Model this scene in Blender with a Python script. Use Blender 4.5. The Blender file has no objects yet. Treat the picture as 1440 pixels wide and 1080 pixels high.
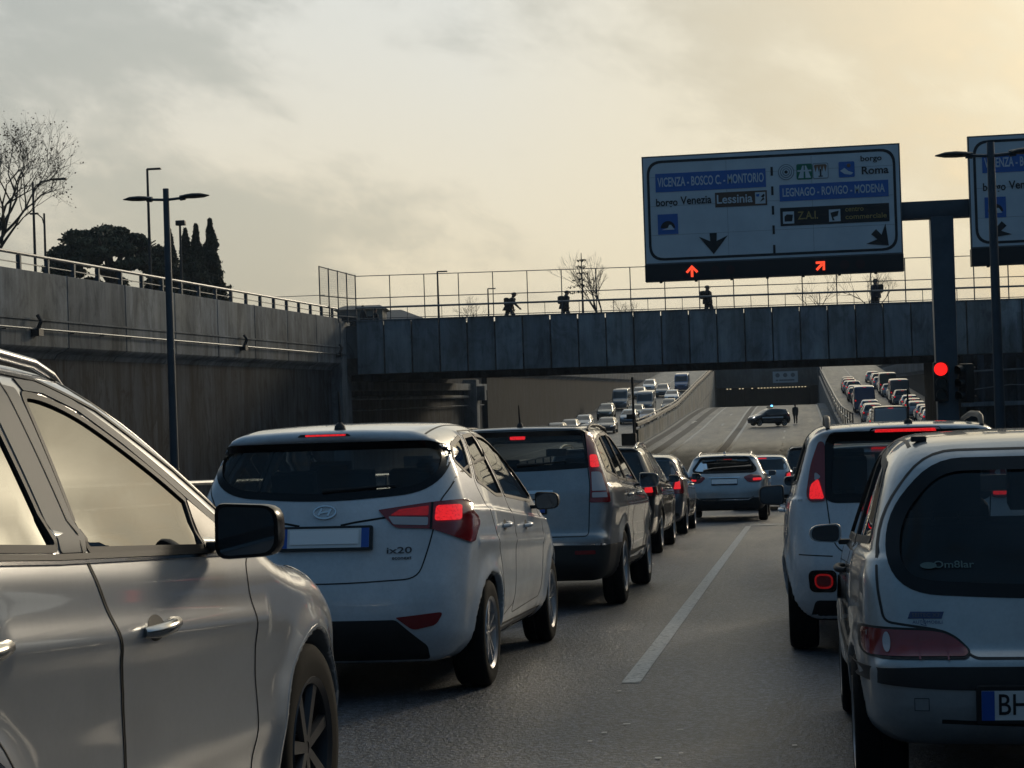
import bpy, bmesh, math, random
import numpy as np
from mathutils import Vector, Matrix
random.seed(7); np.random.seed(7)
sc=bpy.context.scene
col=sc.collection
R=math.radians
# ---------------------------------------------------------------- camera
SL=-0.0392; CAMZ=1.29; FPX=2500.0
YAW=R(-9.07); PITCH=R(0.46); ROLL=R(1.9)
cd=bpy.data.cameras.new('camera'); cam=bpy.data.objects.new('camera',cd); col.objects.link(cam)
cd.sensor_width=36; cd.lens=36*FPX/1440; cd.clip_start=.1; cd.clip_end=6000
_f=Vector((math.sin(YAW)*math.cos(PITCH),math.cos(YAW)*math.cos(PITCH),math.sin(PITCH)))
_r=_f.cross(Vector((0,0,1))).normalized(); _u=_r.cross(_f)
_r2=_r*math.cos(ROLL)-_u*math.sin(ROLL); _u2=_u*math.cos(ROLL)+_r*math.sin(ROLL)
cam.matrix_world=Matrix(((_r2.x,_u2.x,-_f.x,0),(_r2.y,_u2.y,-_f.y,0),(_r2.z,_u2.z,-_f.z,CAMZ),(0,0,0,1)))
sc.camera=cam
# ---------------------------------------------------------------- world, sun, exposure
SUN_AZ,SUN_EL=R(21),R(15)
sv=Vector((math.sin(SUN_AZ)*math.cos(SUN_EL),math.cos(SUN_AZ)*math.cos(SUN_EL),math.sin(SUN_EL)))
def make_world():
    w=bpy.data.worlds.new("World"); sc.world=w; w.use_nodes=True
    nt=w.node_tree; N=nt.nodes; N.clear(); L=nt.links.new
    out=N.new('ShaderNodeOutputWorld'); bg=N.new('ShaderNodeBackground'); L(bg.outputs[0],out.inputs[0])
    def M(op,a,b=None,c=None,clamp=False):
        n=N.new('ShaderNodeMath'); n.operation=op; n.use_clamp=clamp
        for i,v in enumerate((a,b,c)):
            if v is None: continue
            if hasattr(v,'links'): L(v,n.inputs[i])
            else: n.inputs[i].default_value=v
        return n.outputs[0]
    def V(op,a,b):
        n=N.new('ShaderNodeVectorMath'); n.operation=op
        for i,v in enumerate((a,b)):
            if hasattr(v,'links'): L(v,n.inputs[i])
            else: n.inputs[i].default_value=v
        return n
    def mix(f,a,b):
        n=N.new('ShaderNodeMix'); n.data_type='RGBA'
        for s,v in ((n.inputs[0],f),(n.inputs[6],a),(n.inputs[7],b)):
            if hasattr(v,'links'): L(v,s)
            else: s.default_value=v
        return n.outputs[2]
    sky=N.new('ShaderNodeTexSky'); sky.sky_type='NISHITA'; sky.sun_disc=False
    sky.sun_elevation=SUN_EL; sky.sun_rotation=SUN_AZ; sky.dust_density=3; sky.air_density=1.2
    tc=N.new('ShaderNodeTexCoord'); d=tc.outputs['Generated']
    dot=V('DOT_PRODUCT',d,tuple(sv)).outputs['Value']
    sx=N.new('ShaderNodeSeparateXYZ'); L(d,sx.inputs[0])
    zz=M('MAXIMUM',sx.outputs[2],0.0)
    cx=M('MULTIPLY',sx.outputs[0],1.0); cy=M('MULTIPLY',sx.outputs[1],1.0)
    cb=N.new('ShaderNodeCombineXYZ'); L(cx,cb.inputs[0]); L(cy,cb.inputs[1]); L(M('ADD',M('MULTIPLY',sx.outputs[2],1.9),M('MULTIPLY',sx.outputs[0],.45)),cb.inputs[2])
    mp=N.new('ShaderNodeMapping'); mp.inputs['Rotation'].default_value=(0,0,R(28)); mp.inputs['Scale'].default_value=(1,1,1); L(cb.outputs[0],mp.inputs[0])
    def noise(s,det,rough,dist,off=0):
        n=N.new('ShaderNodeTexNoise'); n.inputs['Scale'].default_value=s; n.inputs['Detail'].default_value=det
        n.inputs['Roughness'].default_value=rough; n.inputs['Distortion'].default_value=dist
        m2=V('ADD',mp.outputs[0],(off,off*1.7,off)).outputs[0]; L(m2,n.inputs['Vector']); return n.outputs[0]
    n1=noise(2.6,11,.58,.15,4.3); n2=noise(7.5,10,.62,.12,7.7)
    n3=noise(.33,4,.5,.2,1.3)
    cl=M('ADD',M('MULTIPLY',n1,.50),M('MULTIPLY',n2,.50))
    bright=N.new('ShaderNodeMapRange'); bright.interpolation_type='SMOOTHSTEP'
    L(cl,bright.inputs[0]); bright.inputs[1].default_value=.43; bright.inputs[2].default_value=.56
    bright.inputs[3].default_value=.86; bright.inputs[4].default_value=1.06
    # light through the cloud deck: much more on the sun's side
    c1=N.new('ShaderNodeMapRange'); c1.interpolation_type='SMOOTHSTEP'; L(dot,c1.inputs[0])
    c1.inputs[1].default_value=-.15; c1.inputs[2].default_value=.92; c1.inputs[3].default_value=.135; c1.inputs[4].default_value=.76
    dp=M('MAXIMUM',dot,0.0)
    g=M('ADD',M('ADD',M('MULTIPLY',M('POWER',dp,22),.12),M('MULTIPLY',M('POWER',dp,70),.45)),M('MULTIPLY',M('POWER',dp,260),9.0))
    lum=M('MULTIPLY',M('ADD',c1.outputs[0],g),bright.outputs[0])
    warm=N.new('ShaderNodeMapRange'); warm.interpolation_type='SMOOTHSTEP'; L(dot,warm.inputs[0]); warm.inputs[1].default_value=-.1; warm.inputs[2].default_value=.80
    low=N.new('ShaderNodeMapRange'); low.interpolation_type='SMOOTHSTEP'; L(zz,low.inputs[0]); low.inputs[1].default_value=.26; low.inputs[2].default_value=.0
    wf=M('ADD',M('MULTIPLY',warm.outputs[0],.75),M('MULTIPLY',M('MULTIPLY',low.outputs[0],warm.outputs[0]),.3),clamp=True)
    tintA=mix(wf,(.36,.84,1.46,1),(1.18,1.04,.755,1))
    # cooler gaps between the clouds
    gap=N.new('ShaderNodeMapRange'); gap.interpolation_type='SMOOTHSTEP'; L(cl,gap.inputs[0]); gap.inputs[1].default_value=.53; gap.inputs[2].default_value=.40
    tint=mix(M('MULTIPLY',gap.outputs[0],.35),tintA,(.92,1.0,.92,1))
    hot=N.new('ShaderNodeMapRange'); L(dot,hot.inputs[0]); hot.inputs[1].default_value=.86; hot.inputs[2].default_value=.985; tint=mix(hot.outputs[0],tint,(1.18,1.02,.70,1))
    cc=V('SCALE',tint,(0,0,0)); L(lum,cc.inputs['Scale'])
    sk=V('SCALE',sky.outputs[0],(0,0,0)); sk.inputs['Scale'].default_value=.05
    cover=M('SUBTRACT',1.0,M('MULTIPLY',gap.outputs[0],.22))
    fin=mix(cover,sk.outputs[0],cc.outputs[0])
    L(fin,bg.inputs[0]); bg.inputs[1].default_value=1.0
make_world()
sd=bpy.data.lights.new('sun','SUN'); so=bpy.data.objects.new('sun',sd); col.objects.link(so)
sd.energy=1.0; sd.angle=R(9); sd.color=(1,.84,.64)
so.rotation_euler=sv.to_track_quat('Z','Y').to_euler()
sc.view_settings.view_transform='Standard'; sc.view_settings.look='None'; sc.view_settings.exposure=0; sc.view_settings.gamma=1
sc.render.engine='CYCLES'
# ---------------------------------------------------------------- helpers
def tag(o,label=None,cat=None,group=None,kind=None):
    if label: o['label']=label
    if cat: o['category']=cat
    if group: o['group']=group
    if kind: o['kind']=kind
    return o
def empty(name,loc=(0,0,0),rot=(0,0,0)):
    o=bpy.data.objects.new(name,None); col.objects.link(o); o.location=loc; o.rotation_euler=rot; o.empty_display_size=.2; return o
def link(name,me,parent=None):
    o=bpy.data.objects.new(name,me); col.objects.link(o)
    if parent: o.parent=parent
    return o
def mesh(name,V,F,m,parent=None,smooth=False,ang=None,nrm=None):
    me=bpy.data.meshes.new(name)
    V=np.asarray(V,float).reshape(-1,3)
    me.from_pydata(V.tolist() if len(V)<20000 else V.tolist(),[],F if isinstance(F,list) else F.tolist())
    me.validate() if nrm is None else None
    me.update()
    if m:
        for x in (m if isinstance(m,(list,tuple)) else [m]): me.materials.append(x)
    if smooth or ang or nrm is not None:
        me.polygons.foreach_set('use_smooth',[True]*len(me.polygons))
    if ang: me.set_sharp_from_angle(angle=R(ang))
    if nrm is not None:
        me.normals_split_custom_set_from_vertices([tuple(n) for n in nrm.tolist()])
    return link(name,me,parent)
def bmobj(name,bm,m,parent=None,ang=35,bev=0,seg=2):
    if bev: bmesh.ops.bevel(bm,geom=bm.edges[:],offset=bev,segments=seg,profile=.6,affect='EDGES',clamp_overlap=True)
    bmesh.ops.recalc_face_normals(bm,faces=bm.faces[:])
    me=bpy.data.meshes.new(name); bm.to_mesh(me); bm.free()
    for x in (m if isinstance(m,(list,tuple)) else [m]): me.materials.append(x)
    if ang:
        me.polygons.foreach_set('use_smooth',[True]*len(me.polygons)); me.set_sharp_from_angle(angle=R(ang))
    return link(name,me,parent)
class MB:
    """collects simple solids into one mesh"""
    def __init__(s): s.v=[];s.f=[]
    def add(s,V,F):
        n=len(s.v); s.v+= [tuple(p) for p in V]; s.f+=[tuple(i+n for i in f) for f in F]; return s
    def box(s,x0,x1,y0,y1,z0,z1,M=None):
        V=[(x,y,z) for x in (x0,x1) for y in (y0,y1) for z in (z0,z1)]
        if M: V=[tuple(M@Vector(p)) for p in V]
        return s.add(V,[(0,1,3,2),(4,6,7,5),(0,4,5,1),(2,3,7,6),(0,2,6,4),(1,5,7,3)])
    def tube(s,pts,r,n=8,cap=True):
        pts=[Vector(p) for p in pts]; rr=r if isinstance(r,(list,tuple)) else [r]*len(pts)
        V=[];F=[]; prev=None
        for i,p in enumerate(pts):
            t=(pts[min(i+1,len(pts)-1)]-pts[max(i-1,0)]).normalized()
            a=prev if prev is not None else (Vector((0,0,1)) if abs(t.z)<.9 else Vector((1,0,0)))
            a=(a-t*a.dot(t))
            a=a.normalized() if a.length>1e-6 else t.orthogonal().normalized()
            prev=a; b=t.cross(a)
            for k in range(n):
                th=2*math.pi*k/n; V.append(p+(a*math.cos(th)+b*math.sin(th))*rr[i])
        for i in range(len(pts)-1):
            for k in range(n):
                F.append((i*n+k,i*n+(k+1)%n,(i+1)*n+(k+1)%n,(i+1)*n+k))
        if cap: F.append(tuple(range(n))[::-1]); F.append(tuple((len(pts)-1)*n+k for k in range(n)))
        return s.add(V,F)
    def lathe(s,prof,axis='x',c=(0,0,0),n=32,closed=False):
        V=[];F=[];m=len(prof)
        for k in range(n):
            th=2*math.pi*k/n; co,si=math.cos(th),math.sin(th)
            for (r,h) in prof:
                if axis=='x': V.append((c[0]+h,c[1]+r*co,c[2]+r*si))
                elif axis=='z': V.append((c[0]+r*co,c[1]+r*si,c[2]+h))
                else: V.append((c[0]+r*co,c[1]+h,c[2]+r*si))
        for k in range(n):
            k2=(k+1)%n
            for j in range(m if closed else m-1):
                j2=(j+1)%m
                F.append((k*m+j,k*m+j2,k2*m+j2,k2*m+j))
        return s.add(V,F)
    def prism(s,poly,d0,d1,plane='xz'):
        n=len(poly)
        g={'xz':lambda a,b,d:(a,d,b),'yz':lambda a,b,d:(d,a,b),'xy':lambda a,b,d:(a,b,d)}[plane]
        V=[g(a,b,d0) for a,b in poly]+[g(a,b,d1) for a,b in poly]
        return s.add(V,[tuple(range(n)),tuple(range(n,2*n))[::-1]]+[(i,(i+1)%n,n+(i+1)%n,n+i) for i in range(n)])
    def build(s,name,m,parent=None,ang=35,bev=0,seg=2):
        me=bpy.data.meshes.new('t'); me.from_pydata(s.v,[],s.f); bm=bmesh.new(); bm.from_mesh(me); bpy.data.meshes.remove(me)
        return bmobj(name,bm,m,parent,ang,bev,seg)
# ---------------------------------------------------------------- materials
def mat(name,c,rough=.5,metal=0,coat=0,emi=None,es=0,spec=.5,crough=.04):
    m=bpy.data.materials.new(name); m.use_nodes=True; b=m.node_tree.nodes['Principled BSDF']
    b.inputs['Base Color'].default_value=(*c,1); b.inputs['Roughness'].default_value=rough; b.inputs['Metallic'].default_value=metal
    b.inputs['Coat Weight'].default_value=coat; b.inputs['Coat Roughness'].default_value=crough; b.inputs['Specular IOR Level'].default_value=spec
    if emi: b.inputs['Emission Color'].default_value=(*emi,1); b.inputs['Emission Strength'].default_value=es
    return m
def P(m): return m.node_tree.nodes['Principled BSDF']
def nz(m,scale,det=6,rough=.6,vec='Object',stretch=None,dist=0):
    nt=m.node_tree; tc=nt.nodes.new('ShaderNodeTexCoord'); n=nt.nodes.new('ShaderNodeTexNoise')
    n.inputs['Scale'].default_value=scale; n.inputs['Detail'].default_value=det; n.inputs['Roughness'].default_value=rough; n.inputs['Distortion'].default_value=dist
    src=tc.outputs[vec]
    if stretch:
        mp=nt.nodes.new('ShaderNodeMapping'); mp.inputs['Scale'].default_value=stretch; nt.links.new(src,mp.inputs[0]); src=mp.outputs[0]
    nt.links.new(src,n.inputs['Vector']); return n.outputs[0]
def ramp(m,src,stops):
    n=m.node_tree.nodes.new('ShaderNodeValToRGB'); m.node_tree.links.new(src,n.inputs[0]); e=n.color_ramp.elements
    while len(e)<len(stops): e.new(.5)
    for i,(p,c) in enumerate(stops): e[i].position=p; e[i].color=(*c,1) if len(c)==3 else c
    return n.outputs[0]
def mixc(m,f,a,b,mode='MIX'):
    n=m.node_tree.nodes.new('ShaderNodeMix'); n.data_type='RGBA'; n.blend_type=mode
    for s,v in ((n.inputs[0],f),(n.inputs[6],a),(n.inputs[7],b)):
        if hasattr(v,'links'): m.node_tree.links.new(v,s)
        else: s.default_value=v if not isinstance(v,tuple) or len(v)==4 else (*v,1)
    return n.outputs[2]
def bump(m,src,strength,dist=.01):
    n=m.node_tree.nodes.new('ShaderNodeBump'); n.inputs['Strength'].default_value=strength; n.inputs['Distance'].default_value=dist
    m.node_tree.links.new(src,n.inputs['Height']); m.node_tree.links.new(n.outputs[0],P(m).inputs['Normal'])
def setc(m,src,inp='Base Color'): m.node_tree.links.new(src,P(m).inputs[inp])
g3=lambda v:(v,v,v)
def grime(m,c,amt=.25):
    """road film: broad soft dust and fine speckle in colour and gloss"""
    n=nz(m,2.3,7,.65); d=ramp(m,n,[(.35,g3(1-amt)),(.65,g3(1.0))])
    k=nz(m,55,3,.6); d2=ramp(m,k,[(.3,g3(1-amt*.35)),(.6,g3(1.0))])
    x=mixc(m,1.0,(*c,1),d,'MULTIPLY'); x=mixc(m,1.0,x,d2,'MULTIPLY'); setc(m,x); return m
def paint(name,c,metal=.0,rough=.38,amt=.22): return grime(mat(name,c,rough,metal,1.0,crough=.05),c,amt)
pearl=paint('pearl_white_paint',(.49,.505,.525),.45,.30,.10)
white=paint('white_paint',(.64,.68,.72),.0,.4)
silver=paint('silver_paint',(.33,.34,.35),.75,.33)
silverb=paint('light_silver_paint',(.50,.52,.53),.6,.34)
seipaint=paint('pale_silver_paint',(.43,.45,.46),.5,.36)
greyp=paint('grey_paint',(.13,.14,.16),.6,.35)
blackp=paint('black_paint',(.012,.013,.015),.2,.3)
bluep=paint('pale_blue_paint',(.42,.52,.60),.4,.35)
far_paint=mat('car_paint',(.5,.5,.5),.35,.3,1.0)
_oi=far_paint.node_tree.nodes.new('ShaderNodeObjectInfo'); far_paint.node_tree.links.new(_oi.outputs['Color'],P(far_paint).inputs['Base Color'])
plastic=grime(mat('black_plastic',(.022,.022,.023),.55),(.022,.022,.023),.4)
gloss=mat('gloss_black',(.006,.006,.007),.25,0,0,spec=.3)
seal=mat('rubber_seal',(.012,.012,.012),.6)
rubber=grime(mat('tyre_rubber',(.02,.02,.02),.85,spec=.15),(.009,.009,.009),.4)
alloy=mat('alloy',(.42,.42,.43),.32,.85)
darkalloy=mat('dark_alloy',(.08,.08,.085),.4,.8)
chrome=mat('chrome',(.75,.75,.76),.12,1)
inner=mat('interior',(.03,.031,.033),.8)
under=mat('underbody',(.012,.012,.012),.9)
redlens=mat('red_lens',(.22,.008,.010),.18,0,.8)
def lit(name,c,s):
    m=mat(name,(.4,.01,.01),.2,0,.5,c,s)
    b=nz(m,90,2,.5); v=ramp(m,b,[(.35,g3(.55)),(.65,g3(1))]); x=mixc(m,1.0,(*c,1),v,'MULTIPLY'); setc(m,x,'Emission Color'); return m
redlit=lit('lit_red_lens',(1,.018,.022),.85)
redglow=lit('glowing_red_lens',(1,.02,.02),.13)
clearlens=mat('clear_lens',(.45,.42,.43),.12,0,.8)
headl=mat('headlamp_lens',(.6,.62,.65),.1,0,.8)
headlit=mat('lit_headlamp',(.8,.8,.8),.2,0,0,(1,.95,.85),2.5)
platew=mat('plate_white',(.75,.76,.76),.5)
platem=mat('plate_masked_white',(.95,.95,.95),.6,0,0)
plateb=mat('plate_blue',(.02,.10,.42),.4)
inkm=mat('plate_ink',(.015,.015,.018),.5)
def glass(name,tint,ior=1.5,frost=0):
    m=bpy.data.materials.new(name); m.use_nodes=True; nt=m.node_tree; N=nt.nodes; N.clear(); L=nt.links.new
    o=N.new('ShaderNodeOutputMaterial'); t=N.new('ShaderNodeBsdfTransparent'); t.inputs[0].default_value=(*tint,1)
    g=N.new('ShaderNodeBsdfGlossy'); g.inputs['Roughness'].default_value=.015
    df=N.new('ShaderNodeBsdfDiffuse'); df.inputs[0].default_value=(.25,.26,.27,1)
    fr=N.new('ShaderNodeFresnel'); fr.inputs[0].default_value=ior
    tc=N.new('ShaderNodeTexCoord'); ns=N.new('ShaderNodeTexNoise'); ns.inputs['Scale'].default_value=4; ns.inputs['Detail'].default_value=6; L(tc.outputs['Object'],ns.inputs[0])
    mr=N.new('ShaderNodeMapRange'); L(ns.outputs[0],mr.inputs[0]); mr.inputs[1].default_value=.3; mr.inputs[2].default_value=.75; mr.inputs[3].default_value=.01; mr.inputs[4].default_value=.07+frost
    m1=N.new('ShaderNodeMixShader'); L(mr.outputs[0],m1.inputs[0]); L(t.outputs[0],m1.inputs[1]); L(df.outputs[0],m1.inputs[2])
    m2=N.new('ShaderNodeMixShader'); L(fr.outputs[0],m2.inputs[0]); L(m1.outputs[0],m2.inputs[1]); L(g.outputs[0],m2.inputs[2]); L(m2.outputs[0],o.inputs[0])
    return m
glassd=glass('tinted_glass',(.42,.46,.48),1.5)
glassc=glass('clear_glass',(.80,.83,.82),1.45)
glasss=glass('side_glass',(.30,.32,.31),1.9)
glassm=glass('mirroring_glass',(.07,.072,.07),3.1,-.055)
glassf=mat('far_car_glass',(.012,.014,.016),.06,0,.0,spec=.8)
def rpoly(pts, n=6):
    """rounded closed polygon; pts (a,b,r)"""
    out=[];N=len(pts)
    P=[np.array(p[:2],float) for p in pts]
    for i in range(N):
        p=P[i];a=P[i-1];b=P[(i+1)%N];r=pts[i][2] if len(pts[i])>2 else 0
        la=np.linalg.norm(a-p);lb=np.linalg.norm(b-p)
        if r<=0: out.append(tuple(p));continue
        ra=min(r,la*.49);rb=min(r,lb*.49)
        s=p+(a-p)/la*ra;e=p+(b-p)/lb*rb
        for t in np.linspace(0,1,n):
            out.append(tuple((1-t)**2*s+2*t*(1-t)*p+t*t*e))
    return out
def sdpoly(x,y,poly):
    """signed distance, negative inside"""
    P=np.array(poly,float);x=np.asarray(x,float);y=np.asarray(y,float)
    d=np.full(x.shape,1e9);ins=np.zeros(x.shape,bool)
    for i in range(len(P)):
        ax,ay=P[i];bx,by=P[(i+1)%len(P)]
        ex,ey=bx-ax,by-ay;l=ex*ex+ey*ey
        if l<1e-14: continue
        wx,wy=x-ax,y-ay
        t=np.clip((wx*ex+wy*ey)/l,0,1)
        d=np.minimum(d,(wx-ex*t)**2+(wy-ey*t)**2)
        c=((ay<=y)&(by>y))|((by<=y)&(ay>y))
        if ey!=0:
            ins^= c&(x<ax+(y-ay)/ey*ex)
    d=np.sqrt(d);return np.where(ins,-d,d)
def smax(a,b,k):
    h=np.maximum(k-np.abs(a-b),0)/k
    return np.maximum(a,b)+h*h*k*.25
def sstep(x,a,b):
    t=np.clip((x-a)/(b-a),0,1);return t*t*(3-2*t)
def slut(pts,lo,hi,n=400,sm=.04):
    xs=np.linspace(lo,hi,n);v=np.interp(xs,[p[0] for p in pts],[p[1] for p in pts])
    k=max(1,int(sm/((hi-lo)/n)))
    ker=np.hanning(2*k+3);ker/=ker.sum()
    vp=np.pad(v,k+1,mode='edge');v=np.convolve(vp,ker,'valid')
    return xs,v
class Lut2:
    def __init__(s,poly,x0,x1,y0,y1,h):
        s.x0,s.y0,s.h=x0,y0,h
        s.nx=int((x1-x0)/h)+2;s.ny=int((y1-y0)/h)+2
        X,Y=np.meshgrid(x0+np.arange(s.nx)*h,y0+np.arange(s.ny)*h,indexing='ij')
        s.v=sdpoly(X,Y,poly)
    def __call__(s,x,y):
        u=np.clip((x-s.x0)/s.h,0,s.nx-1.001);w=np.clip((y-s.y0)/s.h,0,s.ny-1.001)
        i=u.astype(np.int32);j=w.astype(np.int32);u=u-i;w=w-j
        v=s.v;return (v[i,j]*(1-u)+v[i+1,j]*u)*(1-w)+(v[i,j+1]*(1-u)+v[i+1,j+1]*u)*w
class Shape:
    """car body field. local X right, Y forward (rear bumper at 0), Z up"""
    def __init__(s,c):
        s.c=c;s.L=c['L'];s.H=c['H']
        s.lut=Lut2(rpoly(c['prof']),-.4,s.L+.4,-.1,s.H+.35,.02)
        s.wz=slut(c['side'],0,s.H+.4,sm=c.get('sidesm',.05))
        s.ins=slut(c['plan'],-.5,s.L+.5,sm=.15)
        s.bz=slut(c['belt'],-.5,s.L+.5,sm=.1)
        s.wmax=max(p[1] for p in c['side'])
    def w(s,Y,Z):
        c=s.c
        bel=np.interp(Y,*s.bz)
        dz=c.get('beltref',s.c['belt'][0][1])
        zz=Z-(bel-dz)*sstep(Z,.45,.9)   # character lines follow the belt
        lo=np.interp(zz,*s.wz)
        wb=np.interp(dz,*s.wz)
        up=np.maximum(Z-bel,0)
        g=wb-c['tum']*up-c.get('tum2',.12)*up*up
        w=np.where(Z>bel,g-c.get('shoulder',.015)*sstep(up,0,.03),lo)
        w=w-np.interp(Y,*s.ins)
        fl=c.get('flare',.02)
        for yw in c['axles']:
            r=np.hypot(Y-yw,Z-c['zw'])
            w=w+fl*np.exp(-((r-c['ra'])/.07)**2)*(Z<bel)
        for (y0,z0,y1,z1,wd,amp) in c.get('crease',[]):
            ex,ez=y1-y0,z1-z0;t=np.clip(((Y-y0)*ex+(Z-z0)*ez)/(ex*ex+ez*ez),0,1)
            d=np.hypot(Y-y0-ex*t,Z-z0-ez*t)
            w=w+amp*np.exp(-(d/wd)**2)
        return w
    def base(s,X,Y,Z):
        c=s.c;a=np.abs(X);w=s.w(Y,Z);q=np.minimum(a/s.wmax,1.15)
        L=s.L
        br=sstep(Y,L*.32,0)*c.get('rb',.1);bf=sstep(Y,L*.62,L)*c.get('fb',.3)
        if 'rbz' in c: br=br*np.interp(Z,[p[0] for p in c['rbz']],[p[1] for p in c['rbz']])
        q2=q**2.4
        Yp=Y-br*q2+bf*q2
        cr=c.get('crown',.06)*sstep(Z,.6,1.0)
        Zp=Z+cr*q**2.2
        S=s.lut(Yp,Zp)
        k=c.get('k',.12)
        k=np.where(Z>np.interp(Y,*s.bz),c.get('ku',k*.9),k)
        f=smax(S,a-w,k)
        for fn in c.get('mods',[]): f=fn(s,X,Y,Z,a,f)
        return f
    def outer(s,X,Y,Z):
        c=s.c;f=s.base(X,Y,Z);a=np.abs(X)
        for yw in c['axles']:
            r=c['ra']-np.hypot(Y-yw,Z-c['zw'])
            f=np.maximum(f,np.minimum(r,a-(c['trk']-.16)))
        return f
    def project(s,P,d,off=0.,fn=None,it=60):
        fn=fn or s.base;P=np.array(P,float).copy();d=np.array(d,float)
        for _ in range(it):
            v=fn(P[:,0],P[:,1],P[:,2])-off
            P=P+d*(v*.85)[:,None] if d.ndim==1 else P+d*(v*.85)[:,None]
            if np.abs(v).max()<2e-4: break
        return P
SPEC={}
def dmods(*m): return list(m)
SPEC['suv']=dict(L=4.41,H=1.62,axles=(0.91,3.55),zw=.355,ra=.40,trk=.80,rw=.355,
 prof=[(.05,.28,.08),(0,.5,.1),(.02,.8,.1),(.12,1.02,.1),(.42,1.48,.1),(.45,1.56,.08),(1.0,1.595,.6),(1.8,1.615,.8),(2.28,1.575,.4),(3.34,1.05,.25),(4.02,.98,.5),(4.33,.78,.2),(4.41,.5,.15),(4.34,.24,.08),(2,.22,.0)],
 side=[(0,.76),(.2,.80),(.34,.875),(.5,.90),(.66,.893),(.8,.905),(.95,.895),(1.05,.865),(1.3,.86)],
 belt=[(0,1.22),(1.2,1.18),(3.3,1.06),(4.4,1.02)],beltref=1.06,
 plan=[(-.5,.3),(0,.12),(.4,.05),(.9,.0),(3.5,.0),(4.0,.04),(4.41,.14),(5,.4)],
 tum=.42,rb=.12,fb=.33,crown=.05,k=.12,flare=.022,crease=[(1.2,.93,3.0,.84,.05,.012),(1.6,.45,3.0,.42,.07,-.012)])
SPEC['mpv']=dict(L=4.10,H=1.60,axles=(0.75,3.365),zw=.315,ra=.355,trk=.765,rw=.315,
 prof=[(.14,.20,.06),(.0,.38,.12),(-.0,.60,.1),(.06,.80,.12),(.10,1.00,.08),(.30,1.44,.06),(.22,1.475,.03),(.24,1.525,.04),(.7,1.575,.5),(1.6,1.605,.8),(2.2,1.55,.5),(3.2,1.05,.4),(3.8,.86,.4),(4.06,.66,.2),(4.10,.45,.12),(4.0,.2,.08),(2,.19,0)],
 side=[(0,.74),(.2,.78),(.35,.85),(.55,.875),(.8,.883),(.95,.865),(1.3,.84)],
 belt=[(0,1.06),(.8,1.04),(3.2,.90),(4.1,.88)],beltref=.92,
 plan=[(-.5,.3),(0,.11),(.4,.045),(.9,.0),(3.2,.0),(3.7,.05),(4.1,.17),(5,.4)],
 tum=.33,tum2=.2,rb=.20,fb=.34,crown=.05,k=.14,ku=.12,flare=.018,crease=[(.5,.86,2.9,.78,.03,.010),(1.3,.38,2.8,.36,.06,-.012)])
SPEC['crv']=dict(L=4.52,H=1.68,axles=(0.93,3.55),zw=.345,ra=.395,trk=.785,rw=.345,
 prof=[(.12,.26,.06),(.0,.38,.08),(.0,.66,.05),(.05,.70,.05),(.09,1.06,.06),(.33,1.585,.05),(.30,1.61,.02),(.33,1.645,.03),(1.0,1.675,.6),(1.9,1.685,.8),(2.35,1.63,.5),(3.30,1.12,.3),(4.1,.98,.4),(4.42,.80,.2),(4.52,.52,.12),(4.42,.26,.08),(2,.24,0)],
 side=[(0,.78),(.22,.80),(.40,.86),(.55,.885),(.72,.88),(.86,.90),(1.0,.89),(1.06,.865),(1.3,.85)],
 belt=[(0,1.10),(1.0,1.08),(3.3,1.0),(4.5,.98)],beltref=1.04,
 plan=[(-.5,.3),(0,.09),(.4,.03),(.9,.0),(3.6,.0),(4.1,.05),(4.52,.17),(5.2,.4)],
 tum=.36,tum2=.1,rb=.13,fb=.33,crown=.045,k=.12,ku=.11,flare=.025,crease=[(.5,.9,3.4,.88,.03,.008)])
SPEC['panda']=dict(L=3.65,H=1.54,axles=(0.60,2.90),zw=.30,ra=.335,trk=.70,rw=.30,
 prof=[(.14,.22,.06),(.02,.36,.1),(.0,.60,.1),(.05,.80,.1),(.10,1.0,.08),(.22,1.44,.05),(.16,1.465,.03),(.18,1.50,.04),(.7,1.535,.5),(1.4,1.55,.6),(1.95,1.51,.4),(2.75,1.02,.3),(3.35,.92,.3),(3.58,.72,.2),(3.65,.45,.1),(3.56,.22,.06),(2,.2,0)],
 side=[(0,.70),(.2,.73),(.35,.795),(.55,.82),(.75,.822),(.9,.81),(1.0,.795),(1.3,.78)],
 belt=[(0,1.02),(1.0,1.0),(2.8,.94),(3.6,.93)],beltref=.98,
 plan=[(-.5,.3),(0,.10),(.35,.035),(.8,.0),(2.9,.0),(3.3,.05),(3.65,.15),(4.2,.4)],
 tum=.27,tum2=.1,rb=.15,fb=.28,crown=.05,k=.15,ku=.12,flare=.02)
SPEC['seicento']=dict(L=3.33,H=1.42,axles=(0.55,2.75),zw=.27,ra=.305,trk=.655,rw=.27,
 prof=[(.10,.24,.06),(-.02,.34,.1),(-.04,.56,.06),(.02,.60,.04),(.03,.62,.02),(.10,.90,.1),(.40,1.345,.12),(.6,1.395,.2),(1.3,1.425,.6),(1.7,1.41,.3),(2.45,.93,.3),(3.05,.80,.3),(3.27,.64,.15),(3.33,.42,.1),(3.26,.22,.06),(2,.2,0)],
 side=[(0,.64),(.2,.68),(.32,.735),(.5,.75),(.7,.752),(.84,.742),(.92,.72),(1.3,.70)],
 belt=[(0,.92),(.8,.92),(2.5,.88),(3.3,.86)],beltref=.90,
 plan=[(-.5,.3),(0,.07),(.35,.03),(.8,.0),(2.6,.0),(3.0,.04),(3.33,.12),(4,.4)],
 tum=.27,tum2=.12,rb=.10,fb=.24,crown=.045,k=.13,ku=.13,flare=.016)
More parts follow.
